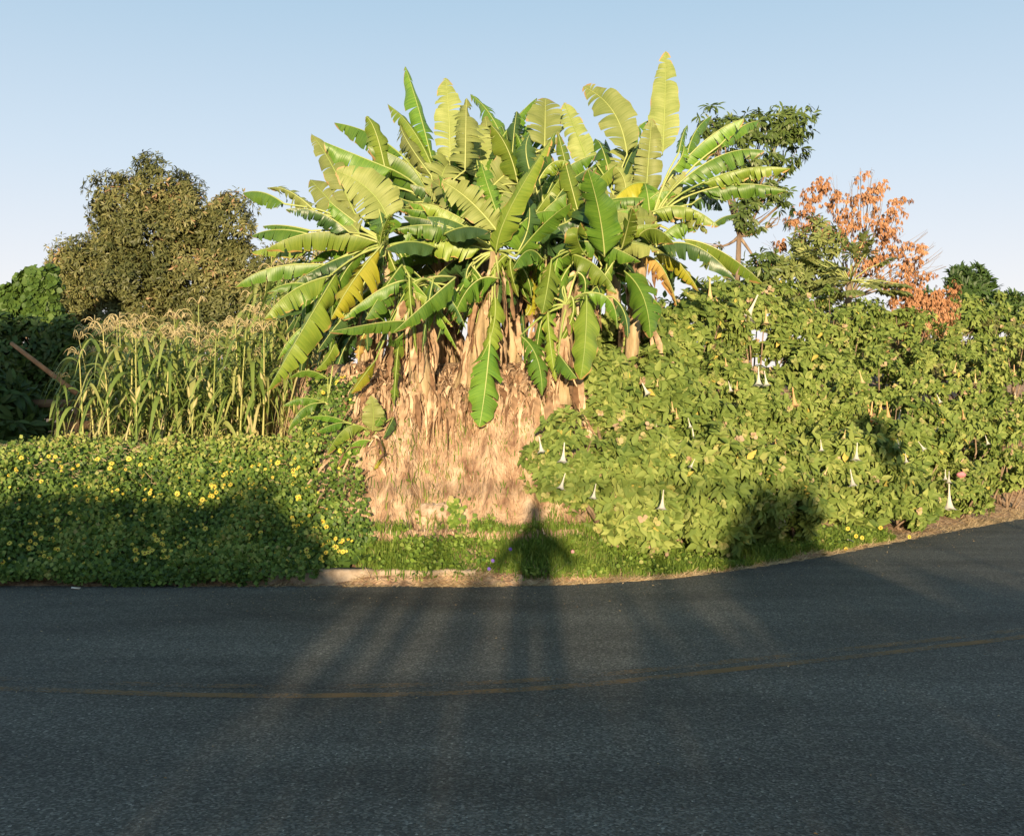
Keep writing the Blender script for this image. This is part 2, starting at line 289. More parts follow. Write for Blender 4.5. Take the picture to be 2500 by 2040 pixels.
# ---------------------------------------------------------------- ground: terrain, road, kerb
EX = np.array([-60, -12, -4.9, 0, .9, 1.87, 3.5, 5.5, 8.1, 12, 22, 70]); EY = np.array([13.5, 10.8, 10.5, 10.5, 10.72, 11.2, 12.7, 14.9, 17.6, 21.4, 30, 70])
def Ye(x):
    x = np.asarray(x, float); return (np.interp(x - .35, EX, EY) + np.interp(x, EX, EY) + np.interp(x + .35, EX, EY)) / 3
def H(x, y, rough=True):
    x = np.asarray(x, float); y = np.asarray(y, float)
    s = y - Ye(x)
    slope = np.where(x > 1.5, .78, 1.0); s = s * slope
    # left creeper bank
    left = 1.12 * sm(.05, 2.5, s) ** .9 + .03 * fbm(x * 1.3, y * 1.3, 0, 3)* sm(.2, 1, s)
    # middle: weedy verge, then the bare cut face of the mound
    gl = .10 * fbm(x * 2.2, 0 * y, 0, 5, 3) + .045 * fbm(x * 11, y * .4, 0, 6, 3) * (1 if rough else 0)
    ss = s + gl
    ledge = .10 * sm(.0, .12, s) + .22 * sm(.15, .75, s) + .13 * sm(.72, .78, ss)
    face = ledge + 1.45 * sm(.82, 1.75, ss) ** .8 + .35 * sm(1.7, 2.6, ss)
    right = .05 * sm(.1, .4, s) + 1.2 * sm(.3, 3.2, s) + 1.5 * sm(2.6, 7.5, s) + .04 * fbm(x * 1.5, y * 1.5, 0, 9)
    wl = sm(-2.15, -1.6, x + .12 * fbm(y * 2, x, 0, 12, 3) + .35 * (s - 1.2)) ; wr = sm(.45, 1.5, x)
    z = left * (1 - wl) + face * wl; z = z * (1 - wr) + right * wr
    z = np.where(s < 0, -.004, z)
    near = sm(1.55, 1.2, y)                                      # near verge, where the photographer stands
    z = z + .04 * near
    if rough: z = z + .012 * fbm(x * 7, y * 7, 0, 21, 3) * sm(.1, .5, s)
    return z
def axis(segs):
    a = []
    for lo, hi, st in segs: a.append(np.arange(lo, hi - 1e-6, st))
    return np.unique(np.concatenate(a + [[segs[-1][1]]]))
gx = axis([(-900, -100, 100), (-100, -20, 8), (-20, -7, .7), (-7, -2.6, .12), (-2.6, 1.4, .035), (1.4, 12, .16), (12, 30, 1), (30, 100, 8), (100, 900, 100)])
gy = axis([(-900, -100, 100), (-100, -10, 8), (-10, 10, 1), (10, 10.9, .08), (10.9, 12.8, .03), (12.8, 22, .2), (22, 40, 1), (40, 100, 6), (100, 1500, 100)])
X, Y = np.meshgrid(gx, gy); Z = H(X, Y); Z = np.where((Y < Ye(X)) & (Y > 1.4), -.03, Z)
V = np.stack([X, Y, Z], -1).reshape(-1, 3); ny, nx = X.shape
i = (np.arange(ny - 1)[:, None] * nx + np.arange(nx - 1)[None]).ravel(); Q = np.stack([i, i + 1, i + nx + 1, i + nx], -1)
tag(mesh_obj('ground', V, [Q], M['earth'], smooth=True), kind='structure')
# road sheet, follows the bend
xs = axis([(-60, -7, 2), (-7, 12, .2), (12, 70, 2)]); rows = []
far = np.stack([xs, Ye(xs) + .02 + .05 * fbm(xs * 3, 0 * xs, 0, 31, 4)], -1)
tg = nrm(np.gradient(np.stack([xs, Ye(xs)], -1), axis=0)); nr = np.stack([tg[:, 1], -tg[:, 0]], -1)
Wd = 9.0
V = np.vstack([np.c_[far, np.full(len(xs), .004)], np.c_[np.stack([xs + nr[:, 0] * 4.3, Ye(xs) + nr[:, 1] * 4.3], -1), np.full(len(xs), .004)], np.c_[np.stack([xs + nr[:, 0] * Wd, Ye(xs) + nr[:, 1] * Wd], -1), np.full(len(xs), .004)]])
V[2*len(xs):, 0] = np.maximum.accumulate(V[2*len(xs):, 0]); n = len(xs); i = np.arange(n - 1)
tag(mesh_obj('road', V, [np.vstack([np.stack([i + n, i + n + 1, i + 1, i], -1), np.stack([i + 2 * n, i + 2 * n + 1, i + n + 1, i + n], -1)])], M['asphalt'], smooth=True), kind='structure')
# double yellow line
LP = [(-500, 1664), (0, 1683), (235, 1692), (587, 1704), (1175, 1695), (1527, 1668), (1762, 1639), (1997, 1616), (2350, 1575), (2500, 1557), (2800, 1520)]
from bisect import bisect
cl = np.array([P(a, b, (EYE - .008) * F / (b - CY)) for a, b in LP])
tt = np.linspace(cl[0, 0], cl[-1, 0], 160); yy = np.interp(tt, cl[:, 0], cl[:, 1]); ker = np.ones(21) / 21; yy = np.convolve(np.pad(yy, 10, mode='edge'), ker, 'valid')
def road_z(x, y): return .004 + 0 * x
for off in (0, .22):
    A_ = np.stack([tt, yy + off], -1); tg = nrm(np.gradient(A_, axis=0)); nr = np.stack([-tg[:, 1], tg[:, 0]], -1)
    wob_ = .004 * fbm(tt * 9, 0 * tt, off * 7, 88, 3); A_ = A_ + nr * wob_[:, None]; B_ = A_ + nr * (.10 + .006 * fbm(tt * 13, 0 * tt, off * 5 + 3, 89, 3))[:, None]
    V = np.vstack([np.c_[A_, road_z(A_[:, 0], A_[:, 1]) + .0015], np.c_[B_, road_z(B_[:, 0], B_[:, 1]) + .0015]]); i = np.arange(len(tt) - 1); n = len(tt)
    tag(mesh_obj('road_marking', V, [np.stack([i, i + 1, i + n + 1, i + n], -1)], M['paint' if off == 0 else 'paint_faint']), kind='structure')
# loose grit and fallen bits on the asphalt
mb = MB()
for q in range(900):
    x_ = R.uniform(-7, 8); y_ = float(Ye(x_)) - .05 - abs(R.normal(0, .8)) if q < 620 else R.uniform(3.5, 10); 
    if y_ > float(Ye(x_)): continue
    r_ = R.uniform(.003, .009); V = rvec(5) * r_ * np.array([1.3, 1, .5]) + np.array([x_, y_, .004 + r_ * .4]); mb.add(V, [(0, 1, 2, 3)], [(0, 1, 4), (1, 2, 4), (2, 3, 4), (3, 0, 4)])
tag(mb.build('road_grit', M['straw']), 'small grit and dry bits scattered on the asphalt near its far edge', 'grit', kind='stuff')
# kerb
kb = MB(); kx = np.linspace(-2.9, -.35, 60); ky = Ye(kx) + .12; jz = .012 * fbm(kx * 5, kx * 0, 0, 41, 3)
pr = [(0, -.03), (.0, .115), (.02, .135), (.13, .14), (.15, -.03)]
V = np.array([[x, y + a + .5 * j, b + j] for x, y, j in zip(kx, ky, jz) for a, b in pr]); k = 5
Q = [(i * k + j, i * k + j + 1, (i + 1) * k + j + 1, (i + 1) * k + j) for i in range(59) for j in range(4)] + [(59 * k, 59 * k + 1, 59 * k + 3, 59 * k + 4)]
kb.add(V, Q); tag(kb.build('kerb', M['kerb']), kind='structure')

# ---------------------------------------------------------------- ground cover (stuff)
def surf(n, xr, sr, wfun=None):
    x = R.uniform(*xr, n); s = R.uniform(*sr, n); y = Ye(x) + s
    if wfun is not None:
        k = R.random(n) < wfun(x, y, s); x, y, s = x[k], y[k], s[k]
    return x, y, H(x, y)
def surf_n(x, y):
    e = .06; return nrm(np.stack([-(H(x + e, y, False) - H(x - e, y, False)) / (2 * e), -(H(x, y + e, False) - H(x, y - e, False)) / (2 * e), np.ones_like(x)], -1))
def bankw(x, y, s):                      # right limit of the creeper: it runs down the side of the mound
    lim = -1.32 - .6 * np.clip(.6 - s, 0, 1) - .55 * np.clip(s - .7, 0, .6) - .45 * np.clip(s - 1.5, 0, 3) + .22 * fbm(x * 1.5, y * 1.5, 0, 50) - .25 * sm(.75, .2, s)
    return np.where(x < lim, 1, 0) * np.where(s < .12, .35 + .65 * (x < -2.4), 1)
x, y, z = surf(115000, (-9, -.9), (-.07, 3.2), bankw)
nn = surf_n(x, y); cl_ = fbm(x * 2.5, y * 2.5, 0, 55); lift = np.abs(R.normal(0, .055, len(x))) + .07 * (cl_ + 1)
pos = np.stack([x, y, z], -1) + nn * lift[:, None]
dv = nrm(rvec(len(x)) + nn * .25 + np.array([0, -.3, 0])); up = nrm(nn * .5 + [0, -.8, 0] + rvec(len(x)) * .6)
rr = np.clip(.38 + .22 * cl_ + R.normal(0, .2, len(x)) + .25 * sm(1.7, 2.4, y - Ye(x)), 0, 1)
V, Q, r = leaves(pos, dv, up, R.uniform(.03, .062, len(x)), 'quad', rr, 1.3)
tag(mesh_obj('creeper', V, [Q], M['cover'], rnd=r), 'dense creeping green ground cover over the left roadside bank', 'ground cover', kind='stuff')
# straw runners over the top of the bank
n = 2600; x, y, z = surf(n, (-7, -1.6), (1.5, 3.0), bankw); n = len(x); mb = MB()
for q in range(n):
    d = nrm(R.normal(size=3) * np.array([1, .6, .35])); p0 = np.array([x[q], y[q], z[q] + .1 + R.random() * .07]); l = R.uniform(.03, .09)
    p1 = p0 + d * l + np.array([0, 0, .02]); s_ = np.array([0, 0, .002]) + .001
    mb.add([p0 - s_, p1 - s_ * .6, p1 + s_ * .6, p0 + s_], [(0, 1, 2, 3)])
tag(mb.build('dry_runners', M['straw']), 'pale dry runners on top of the creeper bank', 'dry stems', kind='stuff')
# yellow flowers
def flower_mesh(r0, tone):
    me_v = []; q = []; t = []
    n = 10; 
    for k in range(n):
        a = 2 * math.pi * k / n; a2 = a + .22; a0 = a - .22; b = len(me_v)
        me_v += [(0, 0, 0), (r0 * .7 * math.cos(a0), r0 * .7 * math.sin(a0), .002), (r0 * math.cos(a), r0 * math.sin(a), -.003 + .004 * (k % 2)), (r0 * .7 * math.cos(a2), r0 * .7 * math.sin(a2), .002)]
        q.append((b, b + 1, b + 2, b + 3))
    return np.array(me_v), q
FV, FQ = flower_mesh(.0225, 0)
proto = []
for v_ in range(3):
    cv = [(0, 0, .008)] + [(.0075 * math.cos(a), .0075 * math.sin(a), .004) for a in np.linspace(0, 2 * math.pi, 7)[:-1]]
    V = np.vstack([FV * (1 + .15 * v_), cv]); T = [(40, 41 + k, 41 + (k + 1) % 6) for k in range(6)]
    proto.append((V, FQ, T))
def flower_obj(v_, loc, nrmv, col, name, first):
    V, Q, T = proto[v_]
    o = mesh_obj(name, V, [np.array(Q), np.array(T)], None, rnd=np.full(len(V), .3 * v_ + .2), mats=[col, M['fcentre']], mi=[0] * len(Q) + [1] * len(T))
    return o
prot_o = []
fx, fy, fz = surf(2600, (-6.2, -1.5), (.1, 2.9), bankw)
sF = fy - Ye(fx); dens = 1.1 * sm(.05, .4, sF) * sm(2.4, 1.3, sF) * (.4 + .6 * sm(-.1, .5, fbm(fx * 2.2, fy * 2.2, 0, 60))); k = R.random(len(fx)) < dens * .5
fx, fy, fz = fx[k], fy[k], fz[k]
ex_, ey_, ez_ = fx[300:560], fy[300:560], fz[300:560]; en_ = surf_n(ex_, ey_); mbf = MB()
for q in range(len(ex_)):
    qn = Vector(nrm(en_[q] * .6 + np.array([0, -1.0, .25]) + R.normal(size=3) * .4)).to_track_quat('Z', 'Y').to_matrix()
    mbf.add((FV * .72) @ np.array(qn).T + np.array([ex_[q], ey_[q], ez_[q]]) + en_[q] * .18, FQ)
tag(mbf.build('small_flowers', M['yflower']), 'many smaller half open yellow flowers in the creeper', 'flowers', kind='stuff')
fx, fy, fz = fx[:300], fy[:300], fz[:300]; fn = surf_n(fx, fy)
for q in range(len(fx)):
    v_ = q % 3
    if len(prot_o) < 3: o = flower_obj(v_, None, None, M['yflower'], 'flower', True); prot_o.append(o)
    else: o = prot_o[v_].copy(); C.objects.link(o)
    nv = Vector(nrm(fn[q] * .6 + np.array([0, -1.0, .25]) + R.normal(size=3) * .5)); o.location = (fx[q] + fn[q][0] * .2, fy[q] + fn[q][1] * .2, fz[q] + fn[q][2] * .2)
    o.rotation_euler = nv.to_track_quat('Z', 'Y').to_euler(); sc = R.uniform(.65, 1.3); o.scale = (sc, sc, sc)
    tag(o, 'small yellow daisy with dark centre on the green creeper bank', 'flower', 'yellow flowers on the creeper bank')
# a few yellow flowers at the foot of the trumpet shrubs
for px_, py_ in [(1790, 1330), (1800, 1337), (1782, 1352), (1817, 1370), (1820, 1378), (1803, 1388), (2070, 1290), (2090, 1308), (2150, 1288), (2105, 1312), (2065, 1340), (2220, 1310)]:
    Yp = float(Ye((px_ - CX) / F * 12)) + .45; p = P(px_, py_, Yp)
    o = prot_o[0].copy(); C.objects.link(o); o.location = tuple(p); o.rotation_euler = (math.radians(80), 0, R.uniform(-.5, .5)); o.scale = (1.3,) * 3
    tag(o, 'small yellow daisy low by the road under the trumpet shrubs', 'flower', 'yellow flowers beside the road on the right')
# verge grass
def blades(x, y, z, hgt, wid, lean=.5, bend=.4):
    n = len(x); h = hgt * R.uniform(.5, 1.3, n); a = R.uniform(0, 2 * math.pi, n); w_ = wid * R.uniform(.6, 1.3, n)
    l = R.uniform(0, lean, n); d = np.stack([np.cos(a), np.sin(a), 0 * a], -1); p = np.stack([x, y, z], -1)
    sd_ = np.stack([-np.sin(a + R.normal(0, .8, n)), np.cos(a), 0 * a], -1) * w_[:, None]; up = np.array([0, 0, 1.])
    p1 = p + (up + d * l[:, None] * .6) * h[:, None] * .55; p2 = p + (up * (1 - bend * l[:, None]) + d * l[:, None] * 1.5) * h[:, None]
    V = np.stack([p - sd_, p + sd_, p1 + sd_ * .8, p1 - sd_ * .8, p2], 1).reshape(-1, 3); b_ = np.arange(n) * 5
    return V, np.stack([b_, b_ + 1, b_ + 2, b_ + 3], -1), np.stack([b_ + 3, b_ + 2, b_ + 4], -1)
def verge(x, y, s):
    top = .78 - .16 * sm(-.3, -.7, x) + .14 * fbm(x * 1.7, 0 * x, 0, 65, 3) + .25 * sm(.0, .6, x)
    l = sm(-1.55, -1.2, x + .3 * (s - .3)) * np.where(s < top, 1, .08) * np.where((s < .14) & (x < .1), .15, 1)
    return l * np.clip(.75 + .5 * fbm(x * 3, y * 3, 0, 66), .05, 1)
x, y, z = surf(110000, (-1.9, 5), (.05, 1.6), lambda x, y, s: verge(x, y, s) * np.where(x > 2, sm(.9, .6, s), 1))
cl_ = fbm(x * 2, y * 2, 0, 67); V, Q, T = blades(x, y, z, .12 * (1 + .5 * cl_), .005, .9)
tag(mesh_obj('verge_grass', V, [Q, T], M['grass'], rnd=np.repeat(np.clip(.45 + .2 * cl_ + R.normal(0, .18, len(x)), 0, 1), 5)), 'bright green grass on the verge below the earth mound', 'grass', kind='stuff')
x, y, z = surf(36000, (-1.7, 5), (.05, 1.6), lambda x, y, s: verge(x, y, s) * np.where(x > 2, sm(.9, .6, s), 1) * sm(-.2, .5, fbm(x * 2.3, y * 2.3, 0, 70) + .2))
nn = surf_n(x, y); pos = np.stack([x, y, z], -1) + nn * (R.random(len(x)) * .10 + .01)[:, None]
V, Q, r = leaves(pos, nrm(rvec(len(x)) + np.array([0, -.3, 0])), nrm(nn + rvec(len(x)) * .7), R.uniform(.025, .055, len(x)), 'round', np.clip(R.normal(.5, .2, len(x)), 0, .97))
tag(mesh_obj('verge_weeds', V, [Q], M['grass'], rnd=r), 'small round leaved weeds mixed in the verge grass', 'weeds', kind='stuff')
# dry grass strip along the road edge
x = R.uniform(-3.2, 14, 26000); s = np.abs(R.normal(0, .10, len(x))) * (1 + .25 * np.clip(x - 2, 0, 6)) + .0; kk = (R.random(len(x)) < np.where(x < -1.6, .15, 1) * np.clip(.6 + .7 * fbm(x * 1.8, x * 0, 0, 71), .1, 1)); x, s = x[kk], s[kk]; y = Ye(x) - .06 + s * 1.4; z = np.maximum(H(x, y), 0) + .006
n = len(x); a = R.uniform(0, 2 * math.pi, n); d = np.stack([np.cos(a), np.sin(a) * .5, np.abs(R.normal(0, .28, n))], -1); l = R.uniform(.02, .12, n)
p = np.stack([x, y, z], -1); sd_ = np.stack([-np.sin(a), np.cos(a), .5 + 0 * a], -1) * .0028
V = np.stack([p - sd_, p + sd_, p + d * l[:, None] + sd_ * .5, p + d * l[:, None] - sd_ * .5], 1).reshape(-1, 3); b_ = np.arange(n) * 4
tag(mesh_obj('dry_grass', V, [np.stack([b_, b_ + 1, b_ + 2, b_ + 3], -1)], M['straw'], rnd=np.repeat(R.random(n), 4)), 'straw coloured dry grass along the edge of the road', 'dry grass', kind='stuff')
# hanging roots and fibres on the cut face
x = R.uniform(-2.1, .95, 9000); s = R.uniform(.75, 2.3, len(x)); kk = (x > -1.75 + .25 * (1.6 - s)) & (R.random(len(x)) < .25 + .75 * sm(.9, 1.5, s) * sm(-.5, .4, fbm(x * 3, s, 0, 80, 3))); x, s = x[kk], s[kk]; y = Ye(x) + s
n = len(x); l = R.uniform(.03, .12, n) * (1 + 1.2 * (R.random(n) < .12)); K = 4; PTS = []
px_, py_ = x.copy(), y.copy(); zz = H(px_, py_); ang = R.normal(0, .28, n)
for k in range(K):
    PTS.append(np.stack([px_, py_ - .02 - .015 * R.random(n), zz + .012], -1)); px_ = px_ + np.sin(ang) * l / K; zz = zz - l / K
    # find the y where the face has this height (walk towards the road)
    yn = py_.copy()
    for _ in range(6): yn = np.where(H(px_, yn) > zz, yn - .03, yn)
    py_ = yn
PTS = np.stack(PTS, 1); wd = R.uniform(.0007, .0024, n) * (1 + 2.5 * (R.random(n) < .06)); sd_ = np.array([1, .15, .1]) * wd[:, None]
V = np.stack([PTS - sd_[:, None], PTS + sd_[:, None]], 2).reshape(-1, 3); b_ = (np.arange(n) * K * 2)[:, None] + (np.arange(K - 1) * 2)[None]
b_ = b_.ravel(); tag(mesh_obj('hanging_roots', V, [np.stack([b_, b_ + 1, b_ + 3, b_ + 2], -1)], M['fibre'], rnd=np.repeat(R.random(n), K * 2)), 'tan roots and dry fibres hanging down the earth mound', 'dry roots', kind='stuff')

# ---------------------------------------------------------------- ribbons of dry leaf
def ribbon(p0, d0, length, width, grav=1.2, n=8, curl=.6):
    p = np.array(p0, float); d = nrm(np.array(d0, float)); pts = [p.copy()]; sd_ = nrm(np.cross(d, R.normal(size=3))); S = [sd_]
    for k in range(n):
        d = nrm(d + np.array([0, 0, -grav / n * 2]) + R.normal(0, .12, 3)); p = p + d * length / n; pts.append(p.copy())
        sd_ = nrm(sd_ + R.normal(0, curl / 2, 3)); sd_ = nrm(sd_ - d * np.dot(sd_, d)); S.append(sd_)
    t = np.linspace(0, 1, n + 1); wd = width * (np.sin(np.pi * np.clip(t * .85 + .12, 0, 1)) ** .7) * (1 + R.normal(0, .15, n + 1))
    pts = np.array(pts); S = np.array(S); N_ = nrm(np.cross(S, nrm(np.gradient(pts, axis=0))))
    V = np.stack([pts - S * wd[:, None], pts + N_ * wd[:, None] * .35, pts + S * wd[:, None]], 1).reshape(-1, 3)
    i = np.arange(n) * 3; Q = np.vstack([np.stack([i, i + 1, i + 4, i + 3], -1), np.stack([i + 1, i + 2, i + 5, i + 4], -1)])
    return V, Q
# dead leaves that lie on top of and over the lip of the mound
n = 520; mb = MB()
for q in range(n):
    x = R.uniform(-1.9, 1.0); s = R.uniform(1.58, 2.4); y = float(Ye(x) + s); z = float(H(x, y))
    mb.add(*ribbon((x, y - .05, z + .06), (R.normal(0, .5), -.8, R.uniform(-.3, .4)), R.uniform(.08, .38), R.uniform(.003, .022), 1.7))
for q in range(190):
    x = R.uniform(-1.75, .9); s = R.uniform(1.45, 1.75); y = float(Ye(x) + s); z = float(H(x, y))
    mb.add(*ribbon((x, y - .08, z + .08), (R.normal(0, .2), -.5, -.1), R.uniform(.2, .5), R.uniform(.012, .038), 2.6))
for q in range(150):
    x = R.uniform(-2.1, -1.2); s = R.uniform(1.0, 2.3); y = float(Ye(x) + s); z = float(H(x, y))
    mb.add(*ribbon((x, y - .05, z + .06), (R.normal(0, .8), -.5, R.uniform(0, .5)), R.uniform(.12, .4), R.uniform(.004, .02), 1.2))
tag(mb.build('dead_leaf_litter', M['dry']), 'dead dry banana leaves piled over the lip of the earth mound', 'leaf litter', kind='stuff')

# ---------------------------------------------------------------- banana plants
ZN = {'A': (550, 100, 3.04), 'B': (1200, 100, 2.66), 'C': (550, 600, 3.04), 'D': (1100, 600, 3.04)}
# crown px, py, distance, stem base px, label
PL = [
 (945, 600, 12.7, 985, 'tall banana plant at the left edge of the clump with long leaves over the corn'),
 (1060, 500, 13.3, 1060, 'banana plant with the leaning tattered top leaves left of the middle of the clump'),
 (1208, 615, 12.45, 1130, 'banana plant at the front with drooping leaves over the bare earth face'),
 (1180, 470, 13.9, 1190, 'banana plant at the back centre with pale upright leaves against the sky'),
 (1335, 560, 13.1, 1330, 'banana plant with dry brown skirt in the dip between the two tops of the clump'),
 (1440, 610, 12.6, 1390, 'banana plant with one broad upright green leaf facing the road'),
 (1500, 480, 13.9, 1490, 'banana plant with the tallest leaf of all sticking straight up'),
 (1590, 545, 13.2, 1540, 'banana plant at the right edge with torn leaves and an orange dying leaf'),
 (1010, 700, 12.2, 1030, 'shorter banana plant with leaf skirt hanging over the left of the earth face'),
 (908, 1068, 11.75, 908, 'young banana shoot growing out of the side of the earth mound'),
 (800, 985, 12.3, 800, 'small banana shoot with thin leaves between the corn and the mound'),
 (1385, 745, 12.2, 1370, 'low banana plant with leaves hanging down beside the trumpet shrubs'),
 (870, 640, 13.6, 900, 'banana plant at the back left of the clump with dark inner leaves'),
 (1110, 600, 13.9, 1100, 'banana plant hidden in the dark heart of the clump on the left'),
 (1265, 640, 13.8, 1250, 'banana plant in the dark gap at the middle of the clump'),
 (1420, 640, 14.1, 1440, 'banana plant at the back right of the clump with dark inner leaves'),
 (1000, 650, 13.2, 960, 'banana plant with thick brown skirt at the left of the clump'),
]
